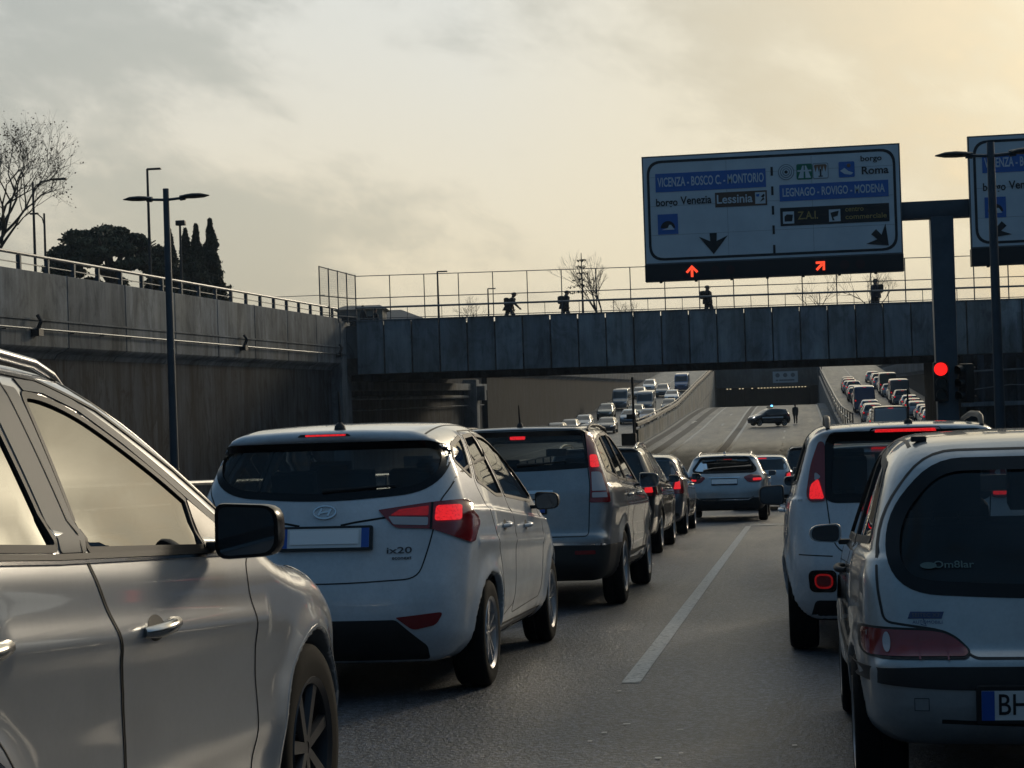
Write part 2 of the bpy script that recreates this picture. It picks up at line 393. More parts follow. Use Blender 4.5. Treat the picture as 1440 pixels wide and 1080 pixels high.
SPEC['gla']=dict(L=4.42,H=1.49,axles=(0.88,3.58),zw=.34,ra=.38,trk=.785,rw=.34,
 prof=[(.10,.24,.06),(.0,.40,.08),(.0,.68,.08),(.08,.90,.08),(.14,.98,.06),(.50,1.37,.06),(.46,1.41,.04),(.9,1.46,.4),(1.8,1.50,.6),(2.3,1.46,.5),(3.3,.98,.3),(4.0,.88,.4),(4.36,.70,.2),(4.42,.5,.1),(4.34,.24,.06),(2,.22,0)],
 side=[(0,.76),(.22,.80),(.4,.875),(.6,.895),(.8,.905),(.9,.88),(1.3,.85)],
 belt=[(0,1.03),(1.0,1.0),(3.3,.92),(4.4,.9)],beltref=.93,
 plan=[(-.5,.3),(0,.10),(.4,.035),(.9,.0),(3.5,.0),(4.0,.05),(4.42,.17),(5.2,.4)],
 tum=.42,tum2=.15,rb=.16,fb=.33,crown=.045,k=.13,ku=.12,flare=.022)
SPEC['hatch']=dict(L=4.05,H=1.47,axles=(0.75,3.25),zw=.31,ra=.345,trk=.745,rw=.31,
 prof=[(.10,.22,.06),(.0,.38,.1),(.0,.62,.1),(.07,.84,.1),(.12,.96,.06),(.42,1.36,.06),(.38,1.40,.04),(.9,1.45,.4),(1.7,1.475,.6),(2.2,1.42,.4),(3.1,.95,.3),(3.75,.80,.3),(4.0,.62,.2),(4.05,.42,.1),(3.96,.2,.06),(2,.19,0)],
 side=[(0,.73),(.2,.77),(.38,.85),(.6,.87),(.8,.865),(.9,.85),(1.3,.82)],
 belt=[(0,1.0),(1.0,.98),(3.1,.88),(4.0,.86)],beltref=.92,
 plan=[(-.5,.3),(0,.10),(.4,.035),(.9,.0),(3.2,.0),(3.6,.05),(4.05,.16),(5,.4)],
 tum=.38,tum2=.15,rb=.15,fb=.32,crown=.045,k=.14,ku=.13,flare=.016)
SPEC['van']=dict(L=5.3,H=2.45,axles=(1.0,4.3),zw=.34,ra=.38,trk=.86,rw=.34,
 prof=[(.02,.35,.03),(.0,.5,.03),(.02,2.35,.08),(.12,2.43,.1),(2.5,2.46,.5),(3.7,2.42,.4),(4.55,1.35,.2),(5.15,1.05,.2),(5.3,.7,.1),(5.26,.28,.06),(2,.27,0)],
 side=[(0,.90),(.3,.94),(.6,.975),(1.2,.97),(1.5,.95),(2.4,.90)],
 belt=[(0,1.25),(5.3,1.2)],beltref=1.22,
 plan=[(-.5,.1),(0,.02),(.3,.0),(4.0,.0),(4.8,.08),(5.3,.2),(6,.5)],
 tum=.06,tum2=.0,shoulder=.0,rb=.02,fb=.3,crown=.04,k=.10,ku=.10,flare=.01)
# ---------------------------------------------------------------- car body building
def snets(F,org,h):
    nx,ny,nz_=F.shape; S=F<0
    c=np.zeros((nx-1,ny-1,nz_-1),np.int8)
    for a in (0,1):
        for b in (0,1):
            for d in (0,1): c+=S[a:nx-1+a,b:ny-1+b,d:nz_-1+d]
    I=np.argwhere((c>0)&(c<8)); idx=-np.ones(c.shape,np.int64); idx[tuple(I.T)]=np.arange(len(I))
    acc=np.zeros((len(I),3)); cnt=np.zeros(len(I))
    cs=[(a,b,d) for a in (0,1) for b in (0,1) for d in (0,1)]
    vals={k:F[I[:,0]+k[0],I[:,1]+k[1],I[:,2]+k[2]] for k in cs}
    for a in cs:
        for ax in range(3):
            if a[ax]==0:
                b=list(a); b[ax]=1; b=tuple(b)
                va,vb=vals[a],vals[b]; m=(va<0)!=(vb<0)
                t=np.where(m,va/np.where(m,va-vb,1),0)
                p=np.array(a,float)[None,:]+t[:,None]*(np.array(b)-np.array(a))[None,:]
                acc+=p*m[:,None]; cnt+=m
    V=(I+acc/cnt[:,None])*h+np.array(org)
    Q=[]
    def q(m,off):
        J=np.argwhere(m)
        return J
    # x edges
    m=(S[:-1,:,:]!=S[1:,:,:])[:,1:-1,1:-1]; J=np.argwhere(m); i,j,k=J[:,0],J[:,1]+1,J[:,2]+1
    a=np.stack([idx[i,j-1,k-1],idx[i,j,k-1],idx[i,j,k],idx[i,j-1,k]],1); fl=~S[i,j,k]; a[fl]=a[fl][:,::-1]; Q.append(a)
    m=(S[:,:-1,:]!=S[:,1:,:])[1:-1,:,1:-1]; J=np.argwhere(m); i,j,k=J[:,0]+1,J[:,1],J[:,2]+1
    a=np.stack([idx[i-1,j,k-1],idx[i-1,j,k],idx[i,j,k],idx[i,j,k-1]],1); fl=~S[i,j,k]; a[fl]=a[fl][:,::-1]; Q.append(a)
    m=(S[:,:,:-1]!=S[:,:,1:])[1:-1,1:-1,:]; J=np.argwhere(m); i,j,k=J[:,0]+1,J[:,1]+1,J[:,2]
    a=np.stack([idx[i-1,j-1,k],idx[i,j-1,k],idx[i,j,k],idx[i-1,j,k]],1); fl=~S[i,j,k]; a[fl]=a[fl][:,::-1]; Q.append(a)
    return V,np.concatenate(Q)
def grad(fn,V,e=.006):
    g=np.zeros_like(V)
    for i in range(3):
        d=np.zeros(3); d[i]=e
        A=V+d; B=V-d
        g[:,i]=fn(A[:,0],A[:,1],A[:,2])-fn(B[:,0],B[:,1],B[:,2])
    return g/np.maximum(np.linalg.norm(g,axis=1),1e-9)[:,None]
VIEW={'S':(lambda a,b,L,H:(1.25,a,b),(-1,0,0)),'R':(lambda a,b,L,H:(a,-.45,b),(0,1,0)),'F':(lambda a,b,L,H:(a,L+.5,b),(0,-1,0)),'T':(lambda a,b,L,H:(a,b,H+.4),(0,0,-1))}
class Car:
    def __init__(s,kind,name,label,cat,pm,res=.02,cuts=(),hollow=True,splits=(),group=None):
        s.S=Shape(SPEC[kind]); s.c=SPEC[kind]; s.root=empty(name); tag(s.root,label,cat,group); s.pm=pm; s.L=s.S.L; s.H=s.S.H
        c=s.c; cl=[]
        for view,poly in cuts:
            if view=='S': lut=Lut2(poly,-.2,s.L+.2,.2,s.H+.2,.01); cl.append((view,lut))
            else: lut=Lut2(poly,-1.1,1.1,.2,s.H+.2,.01); cl.append((view,lut))
        def shell(X,Y,Z):
            f=s.S.outer(X,Y,Z)
            if hollow:
                b=s.S.base(X,Y,Z)
                I=np.maximum(np.maximum(b+.045,.40-Z),np.maximum(c['axles'][0]-.55-Y,Y-(c['axles'][1]-.05)))
                f=np.maximum(f,-I)
                for view,lut in cl:
                    if view=='S': A=np.maximum(lut(Y,Z),.35-np.abs(X))
                    elif view=='R': A=np.maximum(lut(X,Z),Y-s.L*.35)
                    else: A=np.maximum(lut(X,Z),s.L*.5-Y)
                    f=np.maximum(f,-A)
            return f
        s.shell=shell; h=res
        xs=(np.arange(0,int(1.02/h)+2)-.5)*h; ys=-.12+np.arange(int((s.L+.24)/h)+2)*h; zs=.08+np.arange(int((s.H+.1)/h))*h
        X,Y,Z=np.meshgrid(xs,ys,zs,indexing='ij'); F=shell(X,Y,Z)
        F=np.concatenate([F[1:][::-1],F[1:]],0)
        org=(-xs[-1],ys[0],zs[0])
        V,Q=snets(F,org,h)
        # pull smooth areas exactly on the surface
        for _ in range(2):
            v=shell(V[:,0],V[:,1],V[:,2]); g=grad(shell,V)
            V=V-g*np.clip(v,-h*.5,h*.5)[:,None]
        N=grad(shell,V); s.V,s.Q,s.N=V,Q,N
        cen=V[Q].mean(1); used=np.zeros(len(Q),bool)
        low=(cen[:,2]<min(p[1] for p in c['prof'])+.014)|((np.abs(cen[:,0])<c['trk']-.10)&(cen[:,2]<.8)&(cen[:,1]>.1)&(cen[:,1]<s.L-.1)&(np.abs(s.S.base(cen[:,0],cen[:,1],cen[:,2]))>.03))
        for nm,fn,mm in splits:
            m=fn(cen[:,0],cen[:,1],cen[:,2],s)&~used&~low
            used|=m
            if m.any():
                o=s.sub(nm,m,mm or pm)
                s.last=getattr(s,'last',{}); s.last.setdefault(nm,[]).append(o)
        s.last=getattr(s,'last',{})
        m=~used&low
        if m.any(): s.sub('underbody',m,under)
        s.body=s.sub('body',~used&~low,pm)
    def sub(s,name,m,mm):
        q=s.Q[m]; u,inv=np.unique(q,return_inverse=True); inv=inv.reshape(q.shape)
        return mesh(name,s.V[u],inv,mm,s.root,nrm=s.N[u])
    def pj(s,view,pts,off,side=1):
        fn,d=VIEW[view]; A=np.array([fn(a,b,s.L,s.H) for a,b in pts],float)
        A=s.S.project(A,d,off)
        if view=='S': A[:,0]=np.maximum(A[:,0],.6*s.S.wmax)
        elif view=='R': A[:,1]=np.minimum(A[:,1],1.3)
        elif view=='F': A[:,1]=np.maximum(A[:,1],s.L-2.9)
        else: A[:,2]=np.maximum(A[:,2],.5*s.H)
        if view=='S': A[:,0]*=side
        return A
    def patch(s,name,view,poly,m,off=.004,depth=.014,gs=.05,side=1,parent=None,ang=50):
        bm=bmesh.new(); vs=[bm.verts.new((p[0],p[1],0)) for p in poly]
        bm.faces.new(vs)
        xs=[p[0] for p in poly]; ys=[p[1] for p in poly]
        for lo,hi,n in ((min(xs),max(xs),(1,0,0)),(min(ys),max(ys),(0,1,0))):
            k=int((hi-lo)/gs)
            for i in range(1,k+1):
                t=lo+(hi-lo)*i/(k+1); co=(t,0,0) if n[0] else (0,t,0)
                bmesh.ops.bisect_plane(bm,geom=bm.verts[:]+bm.edges[:]+bm.faces[:],plane_co=co,plane_no=n,dist=1e-5)
        bm.verts.ensure_lookup_table()
        pts=[(v.co.x,v.co.y) for v in bm.verts]
        A=s.pj(view,pts,off,side)
        for v,p in zip(bm.verts,A): v.co=p
        if depth>0:
            d=Vector(VIEW[view][1])*depth
            if view=='S': d.x*=side
            be=[e for e in bm.edges if e.is_boundary]
            r=bmesh.ops.extrude_edge_only(bm,edges=be)
            for v in [g for g in r['geom'] if isinstance(g,bmesh.types.BMVert)]: v.co+=d
        return bmobj(name,bm,m,parent or s.root,ang)
    def both(s,name,view,poly,m,**k):
        """same part on the left and the right flank or corner"""
        out=[]
        for sd in (1,-1):
            if view=='S': out.append(s.patch(name,view,poly,m,side=sd,**k))
            else: out.append(s.patch(name,view,[(x*sd,z) for x,z in poly],m,**k))
        return out
    def line(s,name,view,pts,wd,m,off=.001,side=1,closed=False,depth=.01,parent=None,step=.03):
        P2=[Vector(p) for p in pts]
        if closed: P2.append(P2[0])
        res=[]
        for a,b in zip(P2[:-1],P2[1:]):
            k=max(1,int((b-a).length/step)); res+=[a.lerp(b,i/k) for i in range(k)]
        if not closed: res.append(P2[-1])
        n=len(res); L_=[];R_=[]
        for i,p in enumerate(res):
            a=res[i-1] if (i>0 or closed) else p; b=res[(i+1)%n] if (i<n-1 or closed) else p
            t=(b-a); t=t.normalized() if t.length>1e-9 else Vector((1,0)); nn=Vector((-t.y,t.x))
            L_.append(p+nn*wd/2); R_.append(p-nn*wd/2)
        A=s.pj(view,[(p.x,p.y) for p in L_],off,side); B=s.pj(view,[(p.x,p.y) for p in R_],off,side)
        d=np.array(VIEW[view][1],float)*depth
        if view=='S': d[0]*=side
        V=np.concatenate([A+d,A,B,B+d]); F=[]
        for i in range(n if closed else n-1):
            j=(i+1)%n
            for r in range(3): F.append((r*n+i,r*n+j,(r+1)*n+j,(r+1)*n+i))
        return mesh(name,V,F,m,parent or s.root,ang=40)
    def lines(s,name,view,pts,wd,m,**k):
        for sd in (1,-1):
            if view=='S': s.line(name,view,pts,wd,m,side=sd,**k)
            else: s.line(name,view,[(x*sd,z) for x,z in pts],wd,m,**k)
    def window(s,name,view,poly,m,frame=.03,fm=None,sides=(1,),off=-.006):
        fm=fm or seal
        for sd in sides:
            pl=poly if view=='S' else [(x*sd,z) for x,z in poly]
            o=s.patch(name,view,pl,m,off=off,depth=0,gs=.07,side=sd)
            s.line('window_seal',view,pl,frame,fm,off=.003,side=sd,closed=True,depth=.012,parent=o)
    def wheels(s,style='twin',m=None,n=5):
        c=s.c
        for yw in c['axles']:
            for sd in (1,-1): wheel(s.root,(sd*c['trk'],yw,c['rw']),c['rw'],.20,sd,style,m or alloy,n)
    def interior(s,belt=.9,seat_y=(1.9,1.05),roof=None,wheel_left=True,rear=True):
        c=s.c; z0=.42
        def seat(x,y,w,name='seat',hb=.62,head=True):
            mb=MB(); Mx=Matrix.Translation((x,y,z0+.10))
            mb.box(-w/2,w/2,0,.50,0,.16,Mx)
            Mb=Mx@Matrix.Rotation(R(14),4,'X')
            mb.box(-w/2,w/2,-.10,.04,.08,hb,Mb)
            o=mb.build(name,inner,s.root,bev=.045,seg=3)
            if head:
                for hx in ([0] if w<.7 else [-w*.33,0,w*.33]):
                    mh=MB(); mh.box(hx-.13,hx+.13,-.09,.02,hb+.05,hb+.24,Mb); mh.tube([Mb@Vector((hx-.05,-.03,hb-.03)),Mb@Vector((hx-.05,-.03,hb+.07))],.007); mh.tube([Mb@Vector((hx+.05,-.03,hb-.03)),Mb@Vector((hx+.05,-.03,hb+.07))],.007)
                    mh.build('headrest',inner,o,bev=.03,seg=3)
            return o
        for x in (-.36,.36): seat(x,seat_y[0],.46)
        if rear: seat(0,seat_y[1],1.12,hb=.56)
        dy=seat_y[0]+.95
        mb=MB(); mb.box(-.66,.66,dy,dy+.3,.62,belt+.0); mb.box(-.62,-.12,dy-.02,dy+.1,belt-.03,belt+.05); mb.build('dashboard',inner,s.root,bev=.03)
        mb=MB(); pts=[(-.36+.18*math.cos(t),dy-.16-.08*math.sin(t)*.9,belt-.04+.17*math.sin(t)) for t in np.linspace(0,2*math.pi,25)]
        mb.tube(pts,.014,8,False); mb.box(-.5,-.22,dy-.17,dy-.15,belt-.07,belt-.01); mb.build('steering_wheel',inner,s.root)
        mb=MB(); mb.box(-.11,.11,dy-.12,dy-.09,s.H-.29,s.H-.21); mb.build('interior_mirror',inner,s.root,bev=.012)
    def mirror(s,y,z,w=.17,h=.13,m=None,xo=.0,ws=None,sides=(1,-1),gm=None):
        for sd in sides:
            a=s.S.project(np.array([[1.25,y,z]]),(-1,0,0),0)[0][0]+xo
            mb=MB(); Mx=Matrix.Translation((sd*(a+w/2+.045),y,z+.02))
            po=rpoly([(-w/2,-h/2,.04),(w/2,-h/2+.01,.05),(w/2,h/2-.01,.05),(-w/2,h/2,.03)],5)
            if sd<0: po=[(-x,q) for x,q in po]
            n=len(po); V=[];F=[]
            for (dy,sc_) in ((-.045,.97),(-.03,1.0),(.02,.98),(.06,.86),(.085,.6),(.095,.25)):
                V+=[Mx@Vector((x*sc_,dy,q*sc_)) for x,q in po]
            for r in range(5):
                for i in range(n): F.append((r*n+i,r*n+(i+1)%n,(r+1)*n+(i+1)%n,(r+1)*n+i))
            F.append(tuple(range(5*n,6*n))); F.append(tuple(range(n)))
            mb.add(V,F); o=mb.build('door_mirror',m or plastic,s.root,50)
            mb=MB(); mb.box(-.03,.055,-.015,.04,-.035,-.01,Matrix.Translation((sd*(a),y+.0,z)) if sd>0 else Matrix.Translation((sd*a-.03,y,z)))
            mb.build('mirror_arm',plastic,o,bev=.008)
            V=[Mx@Vector((x*.86,-.0475,q*.86)) for x,q in po]
            mesh('mirror_glass',V,[tuple(range(n))],gm or mirg,o)
    def handle(s,y,z,m,side=1,ln=.17,parent=None,r=.014):
        for sd in ([side] if side else (1,-1)):
            A=s.S.project(np.array([[1.25,y+t*ln,z+.012*t] for t in (0,.12,.3,.6,.88,1)],float),(-1,0,0),0)
            offs=[.004,.026,.036,.038,.03,.006]
            pts=[(sd*(p[0]+o_),p[1],p[2]) for p,o_ in zip(A,offs)]
            mb=MB(); mb.tube(pts,[r*.8,r,r*1.1,r*1.1,r,r*.7],10); mb.build('door_handle',m,parent or s.root,60)
            # flat dark patch behind the handle: shade of a finger recess as colour
            pl=[(y+.02+.075+math.cos(t)*.062,z+.004+math.sin(t)*.034) for t in np.linspace(0,2*math.pi,21)[:-1]]
            s.patch('handle_recess_shade','S',pl,seal if m is not chrome else plastic,off=.0008,depth=0,gs=.03,side=sd,parent=parent)
    def text(s,name,txt,view,cx,cz,h,m,off=.006,sx=1,bold=0,parent=None):
        V,F=textmesh(txt,h,sx,bold)
        if len(V)==0: return
        A=s.pj(view,[(cx+p[0],cz+p[1]) for p in V],off)
        return mesh(name,A,F,m,parent or s.root)
    def rbox(s,name,cx,cz,w,h,m,off=.01,th=.012,r=.01,parent=None,tilt=None):
        """flat plate-like panel on the tail, tangent to the surface"""
        A=s.pj('R',[(cx,cz-h/2),(cx,cz+h/2)],off)
        a,b=Vector(A[0]),Vector(A[1]); up=(b-a).normalized(); rt=Vector((1,0,0)); nn=up.cross(rt)*-1
        nn=rt.cross(up) ; nn=nn if nn.y<0 else -nn
        c_=(a+b)/2; po=rpoly([(-w/2,-h/2,r),(w/2,-h/2,r),(w/2,h/2,r),(-w/2,h/2,r)],4)
        n=len(po); V=[c_+rt*x+up*z_ for x,z_ in po]+[c_+rt*x+up*z_+nn*th for x,z_ in po]
        F=[tuple(range(n,2*n))]+[(i,(i+1)%n,n+(i+1)%n,n+i) for i in range(n)]
        o=mesh(name,V,F,m,parent or s.root); s.fr=(c_+nn*th,rt,up,nn); return o
    def onplate(s,name,x0,x1,z0,z1,m,lift,parent):
        c_,rt,up,nn=s.fr; V=[c_+rt*x+up*z_+nn*lift for x,z_ in ((x0,z0),(x1,z0),(x1,z1),(x0,z1))]
        return mesh(name,V,[(0,1,2,3)],m,parent)
    def plate(s,cx,cz,w=.52,h=.11,txt=None,mask=None):
        f=s.rbox('number_plate',cx,cz,w+.035,h+.03,plastic,off=.004,th=.018,r=.012)
        s.onplate('plate_face',-w/2,w/2,-h/2,h/2,platew,.003,f)
        s.onplate('plate_band',-w/2,-w/2+.045,-h/2,h/2,plateb,.006,f); s.onplate('plate_band',w/2-.045,w/2,-h/2,h/2,plateb,.006,f)
        if mask: s.onplate('plate_blank',mask[0],mask[1],mask[2],mask[3],platem,.009,f)
        if txt:
            V,F=textmesh(txt,h*.74,.78,.006); c_,rt,up,nn=s.fr
            x0=-w/2+.06-V[:,0].min()
            mesh('plate_text',[c_+rt*(x0+p[0])+up*p[1]+nn*.006 for p in V],F,inkm,f)
        return f
    def place(s,x,y,z,slope,yaw=0):
        s.root.location=(x,y,z); s.root.rotation_euler=(math.atan(slope),0,R(yaw)); return s.root
mirg=mat('mirror_glass',(.02,.025,.03),.05,.0,1.0)
def wheel(parent,c,r,w,sd,style,m,n=5):
    mb=MB(); c0=Vector(c)
    mb.lathe([(r*.22,-.02*sd),(r*.60,-.02*sd),(r*.62,-.05*sd),(r*.2,-.06*sd)],'x',c,24)
    wo=mb.build('wheel',under,parent)
    t=MB(); h=w/2; pr=[(r*.66,-h*.92),(r*.80,-h),(r*.93,-h*.96),(r*.985,-h*.8),(r,-h*.45),(r,-h*.06),(r*.985,-h*.05),(r*.985,h*.05),(r,h*.06),(r,h*.45),(r*.985,h*.8),(r*.93,h*.96),(r*.80,h),(r*.66,h*.92)]
    t.lathe(pr,'x',c,40,closed=True); t.build('tyre',rubber,wo,50)
    b=MB(); ri=r*.66; q=sd*h
    b.lathe([(ri,-q),(ri*.93,-q*.9),(ri*.9,q*.4),(ri*.93,q*.86),(ri*1.02,q*.98),(ri*1.03,q*.9)],'x',c,40)
    b.lathe([(0,q*.72),(ri*.16,q*.72),(ri*.19,q*.62),(ri*.2,q*.3)],'x',c,20)
    if style=='steel':
        b.lathe([(ri*.2,q*.6),(ri*.5,q*.75),(ri*.9,q*.6)],'x',c,30)
    else:
        for k in range(n):
            for off in ((-.055,.055) if style=='twin' else (0,)):
                th=2*math.pi*k/n+.3
                wd=r*.028 if style=='twin' else r*.06
                Mx=Matrix.Translation(c0)@Matrix.Rotation(th,4,'X')
                o_=off*r*2.2
                V=[(q*.55,r*.06,-wd+o_*.3),(q*.55,r*.06,wd+o_*.3),(q*.74,r*.06,wd*.8+o_*.3),(q*.74,r*.06,-wd*.8+o_*.3),
                   (q*.60,ri*.97,-wd*1.3+o_),(q*.60,ri*.97,wd*1.3+o_),(q*.84,ri*.97,wd+o_),(q*.84,ri*.97,-wd+o_)]
                b.add([Mx@Vector(p) for p in V],[(0,1,2,3),(4,7,6,5),(0,4,5,1),(1,5,6,2),(2,6,7,3),(3,7,4,0)])
    b.build('rim',m,wo,40)
    return wo
_tc={}
def textmesh(txt,h,sx=1,bold=0,align='CENTER'):
    key=(txt,bold,align)
    if key not in _tc:
        cu=bpy.data.curves.new('txt','FONT'); cu.body=txt; cu.size=1; cu.align_x=align; cu.align_y='CENTER'; cu.offset=bold; cu.resolution_u=3
        ob=bpy.data.objects.new('txt',cu); col.objects.link(ob)
        dg=bpy.context.evaluated_depsgraph_get(); me=bpy.data.meshes.new_from_object(ob.evaluated_get(dg))
        V=np.array([v.co[:] for v in me.vertices]).reshape(-1,3); F=[tuple(p.vertices) for p in me.polygons]
        bpy.data.objects.remove(ob); bpy.data.curves.remove(cu); bpy.data.meshes.remove(me); _tc[key]=(V,F)
    V,F=_tc[key]; k=h/.73
    if len(V)==0: return V,F
    W=V.copy(); W[:,0]*=k*sx; W[:,1]*=k; return W,F
def road_strip(pts): return pts
# ---------------------------------------------------------------- the near cars
inpoly=lambda poly:(lambda a,b:sdpoly(a,b,poly)<0)
def side_split(poly): return lambda x,y,z,s:(np.abs(x)>.35)&(sdpoly(y,z,poly)<0)
def rear_split(poly,ymax=.62): return lambda x,y,z,s:(y<ymax)&(sdpoly(x,z,poly)<0)
def sym(p): return p+[(-x,z) for x,z in p[::-1]]
def zroad(y): return float(np.interp(y,[a for a,b in ROAD],[b for a,b in ROAD]))
def common_front(c,zh,zb,y0=None,hl=None):
    """headlamps, grille and bumper intake; seen only from other viewpoints"""
    L=c.L
    c.both('headlight','F',hl or [(.45,zh-.06),(.78,zh-.02),(.80,zh+.10),(.62,zh+.10),(.45,zh+.04)],headl,off=.006)
    c.patch('grille','F',[(-.40,zh-.10),(.40,zh-.10),(.44,zh+.03),(-.44,zh+.03)],plastic,off=.004)
    c.patch('lower_intake','F',[(-.55,zb-.10),(.55,zb-.10),(.60,zb+.06),(-.60,zb+.06)],plastic,off=.004)
# --- white compact multi-purpose car in the middle of the left lane
def make_mpv():
    rw=rpoly([(-.60,1.435,.03),(.60,1.435,.03),(.685,1.40,.05),(.67,1.26,.08),(.54,1.175,.12),(0,1.135,.5),(-.54,1.175,.12),(-.67,1.26,.08),(-.685,1.40,.05)])
    q=rpoly([(.50,1.34,.03),(.60,1.43,.03),(.93,1.485,.02),(.72,1.235,.03)])
    sr=rpoly([(.80,1.215,.03),(1.06,1.485,.03),(1.47,1.505,.02),(1.53,1.115,.03),(1.25,1.12,.08)])
    sf=rpoly([(1.61,1.11,.03),(1.57,1.505,.02),(2.0,1.495,.25),(2.45,1.33,.2),(2.82,1.08,.03),(2.7,1.05,.03)])
    ws=rpoly([(-.62,1.46,.05),(.62,1.46,.05),(.74,1.06,.06),(0,1.0,.5),(-.74,1.06,.06)])
    dr=rpoly([(.74,1.20,.05),(1.03,1.52,.03),(1.535,1.535,.02),(1.60,1.10,.1),(1.62,.42,.06),(1.22,.36,.06),(1.10,.70,.2),(.86,.92,.1)])
    df=rpoly([(1.60,1.10,.1),(1.545,1.535,.02),(2.0,1.525,.25),(2.5,1.34,.2),(2.9,1.04,.05),(2.83,.80,.1),(2.80,.38,.08),(1.62,.36,.03)])
    tgp=rpoly([(-.66,1.50,.04),(.66,1.50,.04),(.745,1.40,.06),(.74,1.22,.1),(.66,1.10,.05),(.64,.95,.1),(.60,.80,.1),(.56,.68,.08),(0,.655,.4),(-.56,.68,.08),(-.60,.80,.1),(-.64,.95,.1),(-.66,1.10,.05),(-.74,1.22,.1),(-.745,1.40,.06)])
    c=Car('mpv','compact_car','white compact hatchback with blank number plate and both brake lights lit, in the left lane','hatchback',white,res=.0165,
        cuts=[('R',rw),('S',q),('S',sr),('S',sf),('F',ws)],
        splits=[('door',lambda x,y,z,s:side_split(dr)(x,y,z,s)&(x>0),None),('door',lambda x,y,z,s:side_split(dr)(x,y,z,s)&(x<0),None),
                ('door',lambda x,y,z,s:side_split(df)(x,y,z,s)&(x>0),None),('door',lambda x,y,z,s:side_split(df)(x,y,z,s)&(x<0),None),
                ('tailgate',rear_split(tgp,.5),None),('bumper',lambda x,y,z,s:(y<.42)&(z<.70),None)])
    c.window('rear_window','R',rw,glassd,.045,gloss); c.window('windscreen','F',ws,glassc,.04,gloss)
    for n_,p in (('quarter_window',q),('side_window',sr),('side_window',sf)): c.window(n_,'S',p,glasss,.022,sides=(1,-1))
    tg=c.last['tailgate'][0]; dF=c.last['door'][2]; dR=c.last['door'][0]
    for p in (dr,df):
        for sd in (1,-1): c.line('panel_gap','S',p,.007,seal,off=.0012,side=sd,closed=True,depth=.004)
    c.line('panel_gap','R',tgp[14:],.008,seal,off=.0012,depth=.004)
    # tail lamps wrapping round the corners
    tl=rpoly([(.33,1.068,.01),(.62,1.105,.05),(.80,1.118,.03),(.855,.99,.05),(.84,.865,.015),(.76,.905,.05),(.63,.955,.02),(.43,.965,.03)])
    for sd in (1,-1):
        m=lambda pp:[(x*sd,z) for x,z in pp]
        o=c.patch('tail_light','R',m(tl),redlens,off=.010,depth=.03,gs=.035)
        c.patch('reversing_lamp','R',m(rpoly([(.42,.985,.01),(.61,.975,.01),(.61,1.02,.01),(.39,1.03,.01)])),clearlens,off=.0125,depth=0,gs=.04,parent=o)
        c.patch('brake_lamp','R',m(rpoly([(.645,1.00,.02),(.79,1.00,.02),(.785,1.088,.02),(.65,1.085,.02)])),redlit,off=.016,depth=0,gs=.02,parent=o)
        c.patch('tail_lamp_glow','R',m(rpoly([(.40,1.035,.01),(.61,1.03,.01),(.61,1.085,.01),(.45,1.068,.01)])),redglow,off=.0125,depth=0,gs=.03,parent=o)
        c.line('lamp_divider','R',m([(.628,.955),(.628,1.105)]),.012,gloss,off=.0135,parent=o)
        c.patch('rear_reflector','R',m(rpoly([(.44,.468,.01),(.70,.492,.03),(.66,.42,.03),(.53,.393,.03)])),redlens,off=.006)
    c.patch('brake_light','R',rpoly([(-.16,1.492,.01),(.16,1.492,.01),(.14,1.507,.005),(-.14,1.507,.005)]),seal,off=.004)
    c.patch('brake_light','R',rpoly([(-.11,1.494,.004),(.13,1.494,.004),(.13,1.505,.004),(-.11,1.505,.004)]),redlit,off=.006,depth=.0)
    c.patch('lower_bumper_trim','R',rpoly([(-.44,.455,.02),(.44,.455,.02),(.60,.30,.02),(.60,.22,.02),(-.60,.22,.02),(-.60,.30,.02)]),plastic,off=.004)
    c.line('tailgate_crease_shade','R',[(-.42,1.02),(-.2,1.0),(-.12,.985)],.012,under,off=.0005); c.line('tailgate_crease_shade','R',[(.42,1.03),(.2,1.0),(.12,.985)],.012,under,off=.0005)  # dark ribbons paint the shade along the tailgate crease
    c.plate(.035,.912,mask=(-.20,.20,-.035,.045))
    # oval badge with slanted letter
    el=lambda a,b,n=28:[(.025+a*math.cos(t),1.063+b*math.sin(t)) for t in np.linspace(0,2*math.pi,n+1)[:-1]]
    e=c.patch('badge','R',el(.064,.035),white,off=.006,depth=.01,gs=.03,parent=tg)
    c.line('badge_ring','R',el(.064,.035,36),.009,chrome,off=.012,closed=True,parent=e)
    c.line('badge_letter','R',[(-.011,1.045),(.007,1.084)],.012,chrome,off=.012,parent=e); c.line('badge_letter','R',[(.043,1.042),(.061,1.081)],.012,chrome,off=.012,parent=e); c.line('badge_letter','R',[(-.002,1.058),(.052,1.068)],.010,chrome,off=.012,parent=e)
    c.text('model_lettering','ix20','R',.455,.838,.036,darkalloy,sx=1.7,bold=.015,parent=tg); c.text('model_lettering','econext','R',.47,.797,.020,inkm,sx=1.2,bold=.02,parent=tg)
    c.text('dealer_lettering','www.                .it','R',0,.835,.012,alloy,off=.03)
    mb=MB(); y,z=.33,1.535; mb.lathe([(.035,0),(.03,.02),(.012,.04),(0,.045)],'z',(.07,y,z),14); mb.tube([(.07,y,z+.03),(.07,y-.02,z+.22)],[.010,.005]); mb.build('antenna',seal,c.root)
    mb=MB(); A=c.pj('R',[(0,1.18),(.18,1.19),(.42,1.205)],.012); mb.tube([tuple(p) for p in A],[.012,.008,.005]); mb.build('rear_wiper',seal,c.root)
    c.mirror(2.62,1.03,m=plastic); 
    for sd in (1,-1):
        c.handle(1.12,.93,white,side=sd,parent=dR if sd>0 else c.last['door'][1]); c.handle(1.98,.90,white,side=sd,parent=dF if sd>0 else c.last['door'][3])
